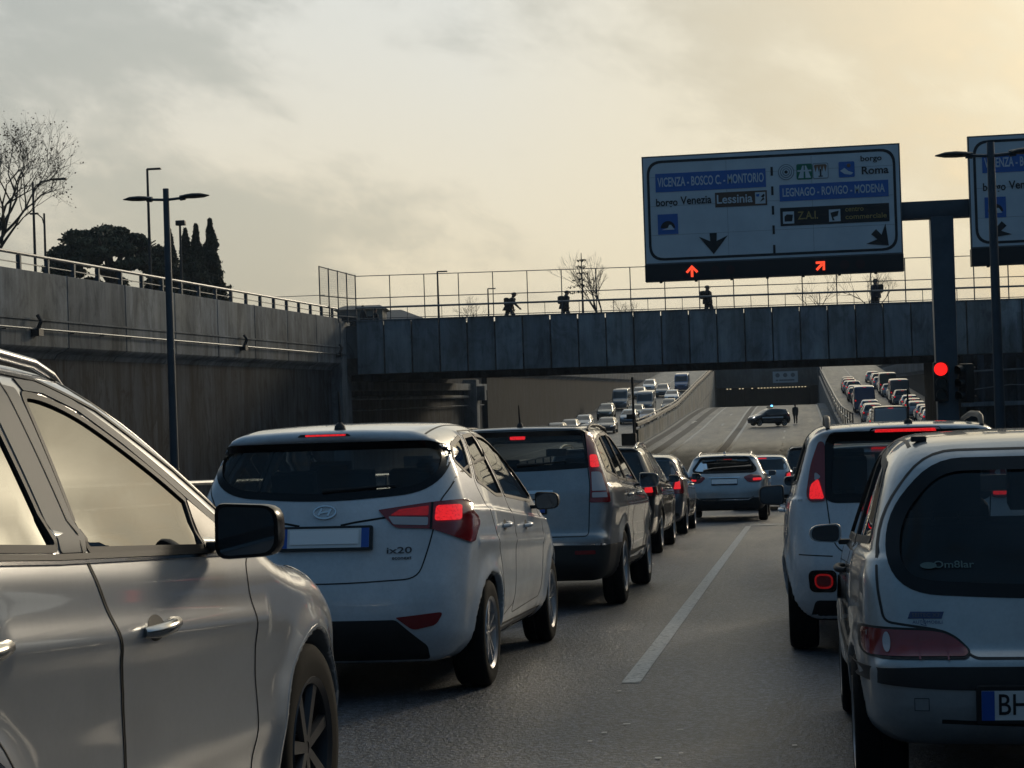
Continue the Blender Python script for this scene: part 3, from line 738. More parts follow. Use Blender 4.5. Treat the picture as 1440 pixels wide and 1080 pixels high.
    c.lines('sill_trim','S',[(1.15,.30),(2.9,.28)],.05,plastic,off=.002)
    c.line('roof_gap','T',[(.57,.35),(.56,1.2),(.55,2.2)],.01,seal); c.line('roof_gap','T',[(-.57,.35),(-.56,1.2),(-.55,2.2)],.01,seal)
    c.wheels('twin',alloy,5); c.interior(.95,(1.95,1.1)); common_front(c,.72,.42)
    c.place(-2.69,9.64,zroad(9.64),SL)
# --- white crossover alongside, cut by the left edge of the picture
def make_suv():
    wf=rpoly([(1.685,1.118,.03),(1.735,1.50,.03),(1.86,1.495,.1),(2.05,1.452,.2),(2.25,1.375,.2),(2.45,1.287,.2),(2.58,1.22,.01),(2.53,1.085,.01)])
    wr=rpoly([(.62,1.175,.06),(.78,1.42,.08),(1.1,1.50,.1),(1.49,1.508,.02),(1.51,1.13,.02)])
    wq=rpoly([(.30,1.27,.03),(.40,1.38,.05),(.68,1.42,.03),(.52,1.21,.03)])
    rw=rpoly([(-.60,1.52,.05),(.60,1.52,.05),(.70,1.18,.1),(0,1.12,.5),(-.70,1.18,.1)])
    ws=rpoly([(-.62,1.54,.05),(.62,1.54,.05),(.78,1.14,.06),(0,1.08,.5),(-.78,1.14,.06)])
    df=rpoly([(1.64,1.56,.03),(1.655,1.13,.2),(1.70,1.03,.15),(1.855,.80,.2),(1.845,.45,.1),(1.80,.33,.05),(2.92,.33,.05),(2.935,.55,.2),(2.90,.80,.2),(2.84,1.0,.1),(2.98,1.07,.03),(2.6,1.265,.2),(2.3,1.405,.2),(2.05,1.50,.2),(1.86,1.545,.1)])
    dr=rpoly([(1.63,1.56,.03),(1.645,1.13,.2),(1.69,1.03,.15),(1.845,.80,.2),(1.835,.45,.1),(1.79,.33,.05),(1.35,.33,.05),(1.2,.72,.3),(.85,.95,.2),(.58,1.15,.05),(.76,1.46,.1),(1.1,1.545,.1)])
    tgp=[(-.70,1.05),(.70,1.05),(.62,1.6),(-.62,1.6)]
    lt=lambda pp,sg:(lambda x,y,z,s:side_split(pp)(x,y,z,s)&(x*sg>0))
    c=Car('suv','crossover_car','pearl white crossover cut by the left edge, sky mirrored in its side windows','crossover',pearl,res=.0145,
      cuts=[('S',wf),('S',wr),('S',wq),('R',rw),('F',ws)],
      splits=[('door',lt(df,1),None),('door',lt(df,-1),None),('door',lt(dr,1),None),('door',lt(dr,-1),None),('tailgate',rear_split(rpoly([(-.66,.75,.1),(.66,.75,.1),(.70,1.2,.1),(.62,1.58,.05),(-.62,1.58,.05),(-.70,1.2,.1)]),.6),None),
              ('bumper',lambda x,y,z,s:(y>4.0)&(z<.72),None),('bumper',lambda x,y,z,s:(y<.3)&(z<.70),None)])
    frm=mat('satin_frame',(.22,.21,.19),.6,.0,.0,spec=.3)
    for n_,p in (('side_window',wf),('side_window',wr),('quarter_window',wq)): c.window(n_,'S',p,glassm,.018,sides=(1,-1),off=-.004)
    c.window('rear_window','R',rw,glassd,.04,gloss); c.window('windscreen','F',ws,glassc,.04,gloss)
    for p in (df,dr):
        for sd in (1,-1): c.line('panel_gap','S',p,.0045,seal,off=.0022,side=sd,closed=True,depth=.006,step=.015)
    for sd in (1,-1):
        # pillar cover between the two doors and satin frame over the glass
        c.patch('pillar_cover','S',rpoly([(1.525,1.12,.01),(1.675,1.115,.01),(1.715,1.515,.01),(1.515,1.53,.01)]),frm,off=.004,depth=.01,gs=.04,side=sd)
        c.line('panel_gap','S',[(1.648,1.10),(1.642,1.53)],.007,seal,off=.006,side=sd)
        c.line('window_frame','S',[(1.76,1.525),(1.88,1.522),(2.06,1.482),(2.28,1.395),(2.5,1.29),(2.72,1.18),(2.90,1.09)],.030,frm,off=.004,side=sd)
        c.line('window_frame','S',[(.62,1.33),(.76,1.452),(1.1,1.53),(1.52,1.536)],.030,frm,off=.004,side=sd)
        c.patch('mirror_base','S',rpoly([(2.585,1.222,.01),(2.535,1.082,.01),(2.88,1.075,.02),(2.75,1.145,.02)]),gloss,off=.006,side=sd)
        c.line('sill_seal','S',[(.60,1.158),(1.5,1.112),(2.88,1.062)],.014,seal,off=.007,side=sd); c.line('sill_seal','S',[(.60,1.145),(1.5,1.099),(2.86,1.05)],.008,chrome,off=.006,side=sd)
        c.line('roof_seal','S',[(.70,1.48),(1.1,1.553),(1.6,1.560),(1.9,1.545),(2.2,1.475),(2.6,1.31),(2.98,1.12)],.010,seal,off=.004,side=sd)
        # roof rail
        A=c.pj('T',[(sd*.60,y) for y in (.50,.62,.8,1.2,1.7,2.0,2.12,2.18)],.0)
        off=[.0,.02,.032,.036,.034,.026,.012,-.004]
        mb=MB(); mb.tube([(p[0],p[1],p[2]+o_) for p,o_ in zip(A,off)],[.010,.014,.015,.015,.015,.014,.012,.008],10); mb.build('roof_rail',alloy,c.root,60)
    c.lines('sill_trim','S',[(1.25,.315),(2.95,.31)],.07,plastic,off=.003)
    for yw in c.c['axles']:
        pts=[(yw+(.415)*math.cos(t),.355+.415*math.sin(t)) for t in np.linspace(-.12,math.pi+.12,40)]
        c.lines('arch_lip','S',pts,.010,pearl,off=.0015)
    c.mirror(2.58,1.108,w=.192,h=.165,m=gloss,xo=-.005)
    D=c.last['door']
    hm=mat('satin_chrome',(.55,.54,.52),.22,1)
    for sd,dd in ((1,D[0]),(-1,D[1])): c.handle(1.935,.898,hm,side=sd,ln=.19,parent=dd,r=.017)
    for sd,dd in ((1,D[2]),(-1,D[3])): c.handle(.95,.935,hm,side=sd,ln=.19,parent=dd,r=.017)
    c.both('tail_light','R',rpoly([(.55,.95,.02),(.86,1.0,.04),(.80,1.15,.03),(.60,1.08,.03)]),redlens,off=.008)
    c.plate(0,.85)
    c.wheels('plain',darkalloy,7); c.interior(1.02,(1.75,.85)); common_front(c,.82,.45,hl=rpoly([(.50,.78,.03),(.84,.84,.04),(.80,.98,.05),(.62,.93,.04)]))
    c.patch('fog_lamp_housing','F',rpoly([(.62,.42,.02),(.80,.46,.03),(.78,.62,.04),(.64,.58,.03)]),plastic,off=.004)
    c.place(-2.555,2.30,zroad(2.3),SL)
# --- silver mid-size sport utility
def make_crv():
    rw=rpoly([(-.59,1.585,.05),(.59,1.585,.05),(.645,1.29,.04),(0,1.265,.3),(-.645,1.29,.04)])
    q=rpoly([(.42,1.24,.04),(.52,1.50,.05),(.95,1.57,.03),(.93,1.18,.03)])
    sr=rpoly([(1.02,1.165,.02),(1.03,1.575,.03),(1.68,1.59,.02),(1.70,1.14,.02)])
    sf=rpoly([(1.79,1.135,.02),(1.78,1.59,.02),(2.1,1.57,.2),(2.5,1.38,.2),(2.92,1.11,.03)])
    ws=rpoly([(-.62,1.55,.05),(.62,1.55,.05),(.76,1.16,.06),(0,1.10,.5),(-.76,1.16,.06)])
    dr=rpoly([(.98,1.15,.03),(.99,1.615,.03),(1.73,1.625,.02),(1.745,1.1,.1),(1.75,.45,.06),(1.43,.40,.06),(1.30,.75,.2),(1.0,1.0,.1)])
    df=rpoly([(1.755,1.1,.1),(1.745,1.625,.02),(2.12,1.605,.2),(2.55,1.4,.2),(3.0,1.08,.05),(2.98,.42,.08),(1.76,.42,.03)])
    tgp=rpoly([(-.575,1.62,.03),(.575,1.62,.03),(.63,1.28,.03),(.655,1.1,.05),(.64,.66,.04),(-.64,.66,.04),(-.655,1.1,.05),(-.63,1.28,.03)])
    lt=lambda pp,sg:(lambda x,y,z,s:side_split(pp)(x,y,z,s)&(x*sg>0))
    c=Car('crv','sport_utility_car','silver sport utility with tall upright red tail light columns ahead of the white hatchback','SUV',silver,res=.019,
      cuts=[('R',rw),('S',q),('S',sr),('S',sf),('F',ws)],
      splits=[('door',lt(dr,1),None),('door',lt(dr,-1),None),('door',lt(df,1),None),('door',lt(df,-1),None),('tailgate',rear_split(tgp,.6),None),('bumper',lambda x,y,z,s:(y<.55)&(z<.66)&(z>.585),None),
        ('bumper',lambda x,y,z,s:(z<.585)&((y<.60)),plastic)])
    c.window('rear_window','R',rw,glassd,.05,gloss); c.window('windscreen','F',ws,glassc,.04,gloss)
    for n_,p in (('quarter_window',q),('side_window',sr),('side_window',sf)): c.window(n_,'S',p,glasss,.024,sides=(1,-1))
    for p in (dr,df):
        for sd in (1,-1): c.line('panel_gap','S',p,.008,seal,off=.0012,side=sd,closed=True,depth=.004)
    c.line('panel_gap','R',tgp,.009,seal,off=.0012,depth=.004,closed=True)
    for sd in (1,-1):
        m=lambda pp:[(x*sd,z) for x,z in pp]
        o=c.patch('tail_light','R',m(rpoly([(.60,1.60,.02),(.655,1.57,.03),(.73,1.30,.1),(.815,1.08,.06),(.835,.955,.02),(.652,.955,.02),(.665,1.1,.1),(.64,1.28,.06)])),redlens,off=.010,depth=.03,gs=.04)
        c.patch('brake_lamp','R',m(rpoly([(.655,1.27,.02),(.735,1.27,.02),(.705,1.385,.02),(.645,1.385,.02)])),redlit,off=.013,depth=0,gs=.04,parent=o)
        c.patch('reversing_lamp','R',m(rpoly([(.675,1.06,.01),(.80,1.06,.01),(.745,1.23,.03),(.665,1.23,.01)])),clearlens,off=.013,depth=0,gs=.04,parent=o)
        c.patch('indicator_lamp','R',m(rpoly([(.675,1.0,.01),(.81,1.0,.01),(.80,1.045,.01),(.675,1.045,.01)])),clearlens,off=.0125,depth=0,gs=.04,parent=o)
        c.patch('rear_reflector','R',m(rpoly([(.52,.50,.01),(.70,.50,.01),(.70,.535,.01),(.52,.535,.01)])),redlens,off=.006)
        A=c.pj('T',[(sd*.60,y) for y in (.55,.65,.8,1.4,2.0,2.15)],0); mb=MB(); mb.tube([(p[0],p[1],p[2]+o_) for p,o_ in zip(A,(0,.025,.035,.038,.03,0))],.015,8); mb.build('roof_rail',plastic,c.root,60)
    c.patch('brake_light','R',rpoly([(-.08,1.535,.01),(.06,1.535,.01),(.06,1.568,.01),(-.08,1.568,.01)]),redlit,off=.004)
    c.plate(0,.93); c.line('chrome_strip','R',[(-.33,1.06),(.33,1.06)],.03,chrome,off=.006)
    c.line('bumper_strip','R',[(-.80,.585),(-.4,.595),(.4,.595),(.80,.585)],.018,chrome,off=.004)
    c.lines('lower_side_trim','S',[(.5,.45),(1.35,.36)],.02,chrome,off=.003) if False else None
    c.lines('sill_trim','S',[(1.36,.40),(3.12,.38)],.12,plastic,off=.004)
    mb=MB(); mb.lathe([(.03,0),(.025,.03),(.01,.05),(0,.055)],'z',(0,.42,1.645),12); mb.tube([(0,.42,1.67),(0,.36,1.85)],[.010,.005]); mb.build('antenna',seal,c.root)
    mb=MB(); A=c.pj('R',[(0,1.30),(.2,1.31),(.44,1.33)],.012); mb.tube([tuple(p) for p in A],[.014,.009,.006]); mb.build('rear_wiper',seal,c.root)
    c.mirror(2.72,1.10,w=.20,h=.16,m=silver)
    for k,y in ((0,1.42),(2,2.38)):
        for j,sd in enumerate((1,-1)): c.handle(y-.18,1.0,silver,side=sd,parent=c.last['door'][k+j])
    c.wheels('plain',alloy,5); c.interior(1.0,(2.0,1.1)); common_front(c,.85,.5)
    c.place(-2.5,15.56,zroad(15.56),SL)
# --- white tall small hatchback in the right lane
def make_panda():
    rw=rpoly([(-.49,1.43,.06),(.49,1.43,.06),(.525,1.08,.05),(.50,1.025,.05),(-.50,1.025,.05),(-.525,1.08,.05)])
    q=rpoly([(.35,1.14,.03),(.40,1.37,.05),(.72,1.42,.04),(.72,1.12,.03)])
    sr=rpoly([(.80,1.06,.03),(.80,1.45,.03),(1.35,1.47,.02),(1.38,1.04,.02)])
    sf=rpoly([(1.46,1.04,.02),(1.44,1.47,.02),(1.75,1.45,.15),(2.1,1.27,.2),(2.4,1.03,.03)])
    ws=rpoly([(-.58,1.42,.05),(.58,1.42,.05),(.68,1.06,.06),(0,1.0,.5),(-.68,1.06,.06)])
    dr=rpoly([(.76,1.05,.05),(.765,1.485,.03),(1.395,1.50,.02),(1.42,1.0,.1),(1.42,.38,.05),(1.05,.36,.05),(.95,.62,.15),(.78,.85,.1)])
    df=rpoly([(1.43,1.0,.1),(1.405,1.50,.02),(1.76,1.485,.15),(2.14,1.29,.2),(2.5,1.0,.05),(2.45,.36,.06),(1.43,.36,.03)])
    tgp=rpoly([(-.50,1.46,.05),(.50,1.46,.05),(.53,1.05,.05),(.50,.74,.10),(.42,.66,.06),(-.42,.66,.06),(-.50,.74,.10),(-.53,1.05,.05)])
    lt=lambda pp,sg:(lambda x,y,z,s:side_split(pp)(x,y,z,s)&(x*sg>0))
    c=Car('panda','small_hatchback','white boxy hatchback with black roof rails, partly hidden by the pale silver car','hatchback',white,res=.018,
      cuts=[('R',rw),('S',q),('S',sr),('S',sf),('F',ws)],
      splits=[('door',lt(dr,1),None),('door',lt(dr,-1),None),('door',lt(df,1),None),('door',lt(df,-1),None),('tailgate',rear_split(tgp,.5),None),('bumper',lambda x,y,z,s:(y<.45)&(z<.64),None)])
    c.window('rear_window','R',rw,glassd,.06,gloss); c.window('windscreen','F',ws,glassc,.04,gloss)
    for n_,p in (('quarter_window',q),('side_window',sr),('side_window',sf)): c.window(n_,'S',p,glasss,.022,sides=(1,-1))
    for p in (dr,df):
        for sd in (1,-1): c.line('panel_gap','S',p,.008,seal,off=.0012,side=sd,closed=True,depth=.004)
    c.line('panel_gap','R',tgp,.008,seal,off=.0012,depth=.004,closed=True); c.line('panel_gap','R',[(-.72,.66),(-.5,.65)],.008,seal,off=.0012); c.line('panel_gap','R',[(.72,.66),(.5,.65)],.008,seal,off=.0012)
    for sd in (1,-1):
        m=lambda pp:[(x*sd,z) for x,z in pp]
        o=c.patch('tail_light','R',m(rpoly([(.525,1.40,.03),(.565,1.41,.03),(.625,1.25,.06),(.66,1.05,.04),(.64,1.005,.03),(.535,1.01,.02)])),redlens,off=.012,depth=.04,gs=.035)
        c.patch('brake_lamp','R',m(rpoly([(.54,1.025,.02),(.640,1.025,.02),(.63,1.12,.03),(.575,1.16,.02)])),redlit,off=.0155,depth=0,gs=.03,parent=o)
        c.patch('reversing_lamp','R',m(rpoly([(.555,1.17,.02),(.60,1.14,.02),(.60,1.21,.03)])),clearlens,off=.015,depth=0,gs=.03,parent=o)
        f=c.patch('fog_lamp_housing','R',m(rpoly([(.48,.415,.04),(.655,.415,.04),(.665,.56,.05),(.48,.56,.04)])),gloss,off=.006,gs=.04)
        c.patch('fog_lamp','R',m(rpoly([(.51,.445,.04),(.615,.445,.04),(.62,.53,.04),(.51,.53,.04)])),redlens,off=.014,gs=.03,parent=f); 
        c.line('fog_lamp_ring','R',m(rpoly([(.51,.445,.04),(.615,.445,.04),(.62,.53,.04),(.51,.53,.04)])),.012,redglow,off=.018,closed=True,parent=f)
        A=c.pj('T',[(sd*.50,y) for y in (.26,.34,.5,1.0,1.6,1.75)],0); mb=MB(); mb.tube([(p[0],p[1],p[2]+o_) for p,o_ in zip(A,(.0,.05,.06,.055,.04,0))],[.014,.021,.021,.019,.016,.01],10); mb.build('roof_rail',plastic,c.root,60)
    c.patch('brake_light','R',rpoly([(-.24,1.448,.01),(.24,1.448,.01),(.22,1.482,.01),(-.22,1.482,.01)]),gloss,off=.004); c.patch('brake_light','R',rpoly([(-.20,1.453,.006),(.20,1.453,.006),(.19,1.472,.006),(-.19,1.472,.006)]),redlit,off=.010)
    c.plate(0,.88); c.patch('lower_bumper_trim','R',rpoly([(-.66,.22,.02),(.66,.22,.02),(.62,.36,.03),(-.62,.36,.03)]),plastic,off=.005)
    mb=MB(); mb.lathe([(.03,0),(.026,.03),(.01,.045),(0,.05)],'z',(.03,.34,1.50),12); mb.tube([(.03,.34,1.53),(.03,.27,1.74)],[.010,.005]); mb.build('antenna',seal,c.root)
    c.mirror(2.05,1.0,w=.19,h=.16,m=plastic)
    for k,y in ((0,1.1),(2,1.95)):
        for j,sd in enumerate((1,-1)): c.handle(y-.1,.93,white,side=sd,parent=c.last['door'][k+j])
    c.lines('side_moulding','S',[(1.1,.55),(2.4,.53)],.07,plastic,off=.008)
    c.wheels('plain',alloy,6); c.interior(.95,(1.6,.85)); common_front(c,.75,.42)
    c.place(.70,11.74,zroad(11.74),SL)
# --- pale silver three-door city car, nearest on the right
def make_seicento():
    rw=rpoly([(-.41,1.275,.10),(.41,1.275,.10),(.575,1.10,.10),(.605,.92,.10),(.53,.825,.10),(0,.80,.5),(-.53,.825,.10),(-.605,.92,.10),(-.575,1.10,.10)])
    sr=rpoly([(.42,.99,.03),(.62,1.27,.05),(1.15,1.335,.03),(1.17,.965,.02)])
    sf=rpoly([(1.26,.955,.02),(1.24,1.335,.02),(1.5,1.33,.1),(1.85,1.16,.2),(2.17,.94,.03)])
    ws=rpoly([(-.54,1.32,.05),(.54,1.32,.05),(.63,.98,.06),(0,.93,.5),(-.63,.98,.06)])
    df=rpoly([(1.20,.93,.1),(1.195,1.375,.02),(1.52,1.365,.15),(1.9,1.18,.2),(2.28,.90,.05),(2.25,.33,.06),(1.24,.33,.03),(1.24,.7,.1)])
    tgp=rpoly([(-.45,1.33,.12),(.45,1.33,.12),(.63,1.10,.12),(.665,.86,.2),(.64,.70,.03),(.45,.672,.03),(.40,.655,.03),(.335,.575,.03),(-.335,.575,.03),(-.40,.655,.03),(-.45,.672,.03),(-.64,.70,.03),(-.665,.86,.2),(-.63,1.10,.12)])
    lt=lambda pp,sg:(lambda x,y,z,s:side_split(pp)(x,y,z,s)&(x*sg>0))
    c=Car('seicento','city_car','pale silver city car with unlit tail lights and BH number plate, nearest on the right','city car',seipaint,res=.0145,
      cuts=[('R',rw),('S',sr),('S',sf),('F',ws)],
      splits=[('door',lt(df,1),None),('door',lt(df,-1),None),('tailgate',rear_split(tgp,.62),None),('bumper',lambda x,y,z,s:(y<.42)&(z<.575),None)])
    c.window('rear_window','R',rw,glassd,.05,gloss); c.window('windscreen','F',ws,glassc,.04,gloss)
    for n_,p in (('quarter_window',sr),('side_window',sf)): c.window(n_,'S',p,glasss,.03,sides=(1,-1))
    for sd in (1,-1):
        c.line('panel_gap','S',df,.008,seal,off=.0012,side=sd,closed=True,depth=.004)
        m=lambda pp:[(x*sd,z) for x,z in pp]
        o=c.patch('tail_light','R',m(rpoly([(.722,.676,.02),(.45,.668,.05),(.395,.648,.05),(.345,.600,.02),(.36,.584,.01),(.722,.580,.03)])),redlens,off=.008,depth=.03,gs=.035)
        c.line('lamp_gasket','R',m(rpoly([(.725,.679,.02),(.45,.671,.05),(.393,.651,.05),(.341,.598,.02),(.36,.580,.01),(.725,.576,.03)])),.010,seal,off=.006,closed=True,parent=o)
        c.patch('reversing_lamp','R',m([(.635+.014*math.cos(t),.629+.036*math.sin(t)) for t in np.linspace(0,6.283,17)[:-1]]),clearlens,off=.0115,depth=0,gs=.03,parent=o)
        for xx in (.52,.42):
            c.line('lamp_divider','R',m([(xx,.572),(xx+.004,.652)]),.006,redlens,off=.012,parent=o)
        c.line('roof_gap','T',[(sd*.50,.55),(sd*.50,1.5)],.014,seal,off=.001)
        mb=MB(); a=c.pj('T',[(sd*.46,.56),(sd*.46,.62)],.004); mb.box(-.03,.03,0,.05,0,.022,Matrix.Translation(a[0])); mb.build('tailgate_hinge',seal,c.root,bev=.006)
    c.line('panel_gap','R',tgp,.009,seal,off=.0012,depth=.004,closed=True)
    c.patch('bumper_strip','R',rpoly([(-.76,.53,.02),(-.5,.545,.1),(0,.548,.1),(.5,.545,.1),(.76,.53,.02),(.76,.485,.02),(.45,.462,.1),(-.45,.462,.1),(-.76,.485,.02)]),plastic,off=.008,depth=.015)
    c.lines('side_moulding','S',[(.95,.50),(2.35,.48)],.06,plastic,off=.008)
    c.line('bumper_groove','R',[(-.45,.345),(0,.33),(.45,.345)],.016,under,off=.001)
    c.patch('tow_eye_cover','R',[(-.545,.385),(-.495,.385),(-.495,.43),(-.545,.43)],seipaint,off=.002,depth=0); c.line('tow_eye_gap','R',[(-.545,.385),(-.495,.385),(-.495,.43),(-.545,.43)],.003,seal,off=.003,closed=True)
    c.plate(-.055,.415,txt='BH',w=.52)
    tg=c.last['tailgate'][0]
    symg=mat('badge_grey',(.10,.10,.12),.4); navy=mat('badge_navy',(.02,.035,.12),.3,0,.5)
    c.patch('badge','R',[(-.555,.712),(-.435,.712),(-.425,.737),(-.545,.737)],navy,off=.004,parent=tg,gs=.04); c.text('badge_lettering','SEITEC X7','R',-.49,.7245,.014,symg,off=.0055,sx=1.15,bold=.01,parent=tg)
    c.text('dealer_lettering','AUTOMOBILI','R',-.485,.699,.012,navy,off=.004,sx=1.1,parent=tg); c.line('dealer_mark','R',[(-.51,.692),(-.49,.686),(-.50,.712)],.003,navy,off=.004,parent=tg)
    st=mat('sticker_green',(.09,.14,.13),.6); c.text('window_sticker','Om8lar','R',-.38,.905,.026,st,off=.001,sx=1.3,bold=.01); c.patch('window_sticker','R',[(-.47+.03*math.cos(t),.903+.012*math.sin(t)) for t in np.linspace(0,6.283,17)[:-1]],st,off=.001,depth=0,gs=.03)
    c.mirror(1.98,.935,w=.15,h=.095,m=seipaint)
    for sd,dd in ((1,c.last['door'][0]),(-1,c.last['door'][1])): c.handle(1.30,.82,plastic,side=sd,parent=dd)
    c.wheels('steel',alloy,5); c.interior(.9,(1.45,.72)); common_front(c,.62,.36)
    c.patch('brake_light','R',rpoly([(.0,1.13,.01),(.07,1.13,.01),(.07,1.15,.01),(.0,1.15,.01)]),redglow,off=-.03,depth=.0) if False else None
    mb=MB(); A=c.pj('R',[(0,.82),(.2,.835),(.38,.86)],.012); mb.tube([tuple(p) for p in A],[.012,.008,.005]); mb.build('rear_wiper',seal,c.root)
    c.root.scale=(.985,.985,.985); c.place(.918,6.48,zroad(6.48),SL)
# --- silver low crossover straddling the lane line further ahead
def make_gla():
    rw=rpoly([(-.50,1.36,.04),(.50,1.36,.04),(.68,1.10,.05),(.60,1.06,.05),(-.60,1.06,.05),(-.68,1.10,.05)])
    q=rpoly([(.55,1.06,.03),(.75,1.30,.05),(1.05,1.36,.03),(1.05,1.05,.02)])
    sr=rpoly([(1.12,1.04,.02),(1.12,1.375,.03),(1.72,1.40,.02),(1.75,1.0,.02)])
    sf=rpoly([(1.83,1.0,.02),(1.81,1.40,.02),(2.1,1.385,.2),(2.5,1.22,.2),(2.95,.98,.03)])
    ws=rpoly([(-.60,1.38,.05),(.60,1.38,.05),(.74,1.0,.06),(0,.96,.5),(-.74,1.0,.06)])
    c=Car('gla','crossover_car','silver crossover with blank white number plate, straddling the lane line further ahead','crossover',silverb,res=.026,
      cuts=[('R',rw),('S',q),('S',sr),('S',sf),('F',ws)],
      splits=[('tailgate',rear_split(rpoly([(-.5,1.40,.05),(.5,1.40,.05),(.70,1.08,.05),(.62,.66,.1),(-.62,.66,.1),(-.70,1.08,.05)]),.6),None),('bumper',lambda x,y,z,s:(y<.4)&(z<.64)&(z>.5),None),('bumper',lambda x,y,z,s:(y<.4)&(z<=.5),plastic)])
    c.window('rear_window','R',rw,glassd,.05,gloss); c.window('windscreen','F',ws,glassc,.04,gloss)
    for n_,p in (('quarter_window',q),('side_window',sr),('side_window',sf)): c.window(n_,'S',p,glasss,.03,sides=(1,-1))
    for sd in (1,-1):
        m=lambda pp:[(x*sd,z) for x,z in pp]
        o=c.patch('tail_light','R',m(rpoly([(.40,.95,.04),(.55,1.005,.05),(.76,.985,.05),(.83,.90,.05),(.76,.835,.05),(.50,.835,.06)])),redlens,off=.010,depth=.03,gs=.05)
        c.patch('brake_lamp','R',m(rpoly([(.60,.87,.03),(.79,.88,.03),(.78,.93,.03),(.60,.925,.03)])),redlit,off=.014,depth=0,gs=.05,parent=o)
        A=c.pj('T',[(sd*.56,y) for y in (.6,.75,1.0,1.6,2.1,2.25)],0); mb=MB(); mb.tube([(p[0],p[1],p[2]+o_) for p,o_ in zip(A,(0,.02,.03,.03,.02,0))],.014,8); mb.build('roof_rail',alloy,c.root,60)
    c.line('chrome_strip','R',[(-.33,.945),(.33,.945)],.02,chrome,off=.01); c.line('bumper_strip','R',[(-.62,.54),(-.5,.47),(.5,.47),(.62,.54)],.025,chrome,off=.008)
    c.patch('brake_light','R',rpoly([(-.02,1.325,.006),(.16,1.325,.006),(.16,1.345,.006),(-.02,1.345,.006)]),redglow,off=.004)
    c.plate(0,.85,mask=(-.27,.27,-.05,.055))
    mb=MB(); mb.lathe([(.03,0),(.02,.04),(0,.06)],'z',(0,.7,1.45),12); mb.build('antenna',silverb,c.root)
    c.mirror(2.55,.98,m=silverb,w=.18); c.lines('door_gap','S',[(1.78,1.0),(1.78,.36)],.012,seal); c.lines('door_gap','S',[(2.9,1.0),(2.85,.36)],.012,seal); c.lines('sill_trim','S',[(1.3,.33),(3.15,.33)],.09,plastic,off=.004)
    c.handle(1.2,.90,silverb,side=0); c.handle(2.1,.88,silverb,side=0)
    c.wheels('plain',alloy,5); c.interior(.92,(2.0,1.15)); common_front(c,.75,.42)
    c.place(-1.58,38.1,zroad(38.1),SL)
ROAD=[(-40,1.568),(0,0),(45,-1.764),(60,-2.28),(80,-2.6),(100,-2.68),(120,-2.52),(155,-1.86),(185,-1.05),(205,-.64),(215,-.58),(235,-1.1),(262,-2.6),(300,-4.6),(420,-9)]
# ---------------------------------------------------------------- setting
LRAMP=[(-40,1.568),(0,0),(45,-1.764),(60,-2.28),(80,-2.6),(100,-2.75),(140,-2.65),(175,-2.1),(200,-1.0),(220,0),(260,2.2),(320,5.2),(340,5.6),(420,5.7)]
RRAMP=[(-40,1.568),(0,0),(45,-1.764),(60,-2.2),(80,-2.4),(101,-2.3),(140,-2.0),(160,-1.4),(180,-.6),(200,.15),(240,1.75),(280,3.6),(325,5.5),(340,5.7),(420,5.7)]
def prof(T,y): return float(np.interp(y,[a for a,b in T],[b for a,b in T]))
def smoothprof(T):
    ys=np.linspace(-40,420,461); v=np.interp(ys,[a for a,b in T],[b for a,b in T])
    k=np.hanning(21);k/=k.sum(); m=np.convolve(np.pad(v,10,mode='reflect',reflect_type='odd'),k,'valid')
    m=np.where(ys<40,v,m); return list(zip(ys.tolist(),m.tolist()))
ROAD=smoothprof(ROAD); LRAMP=smoothprof(LRAMP); RRAMP=smoothprof(RRAMP)
zroad=lambda y:prof(ROAD,y)
# asphalt
asph=mat('asphalt',(.05,.05,.05),.5)
n1=nz(asph,.35,5,.6); n2=nz(asph,110,3,.8); n3=nz(asph,1.3,6,.65,stretch=(1,.12,1)); n4=nz(asph,45,3,.7)
ca=ramp(asph,n3,[(.3,(.028,.035,.044)),(.7,(.046,.055,.068))]); n5=nz(asph,27,4,.85); cb=ramp(asph,mixc(asph,.62,mixc(asph,.5,n2,n4),n5),[(.40,g3(.12)),(.49,g3(.75)),(.58,g3(3.2))]); cc=ramp(asph,n1,[(.3,g3(.82)),(.7,g3(1.12))])
x=mixc(asph,1.0,ca,cb,'MULTIPLY'); x=mixc(asph,1.0,x,cc,'MULTIPLY'); setc(asph,x)
cr_=nz(asph,.55,7,.75,stretch=(1.2,.25,1),dist=.8); c2=ramp(asph,cr_,[(.488,g3(1.0)),(.498,g3(.35)),(.504,g3(.35)),(.514,g3(1.0))]); wk=nz(asph,.9,3,.5,stretch=(1,.03,1)); c3=ramp(asph,wk,[(.35,g3(.78)),(.6,g3(1.15))])
x=mixc(asph,1.0,x,c3,'MULTIPLY'); cf=nz(asph,.2,3,.5); cm=ramp(asph,cf,[(.52,g3(0)),(.60,g3(1))]); x=mixc(asph,cm,x,mixc(asph,1.0,x,c2,'MULTIPLY')); setc(asph,x)
sx_=asph.node_tree.nodes.new('ShaderNodeSeparateXYZ'); tc_=asph.node_tree.nodes.new('ShaderNodeTexCoord'); asph.node_tree.links.new(tc_.outputs['Object'],sx_.inputs[0])
mr_=asph.node_tree.nodes.new('ShaderNodeMapRange'); mr_.inputs[1].default_value=-4.4; mr_.inputs[2].default_value=2.4; asph.node_tree.links.new(sx_.outputs[0],mr_.inputs[0])
tk=ramp(asph,mr_.outputs[0],[(0,g3(.95)),(.10,g3(1.12)),(.24,g3(.80)),(.36,g3(1.12)),(.47,g3(.95)),(.60,g3(1.14)),(.75,g3(.78)),(.90,g3(1.12))]); x=mixc(asph,1.0,x,tk,'MULTIPLY')
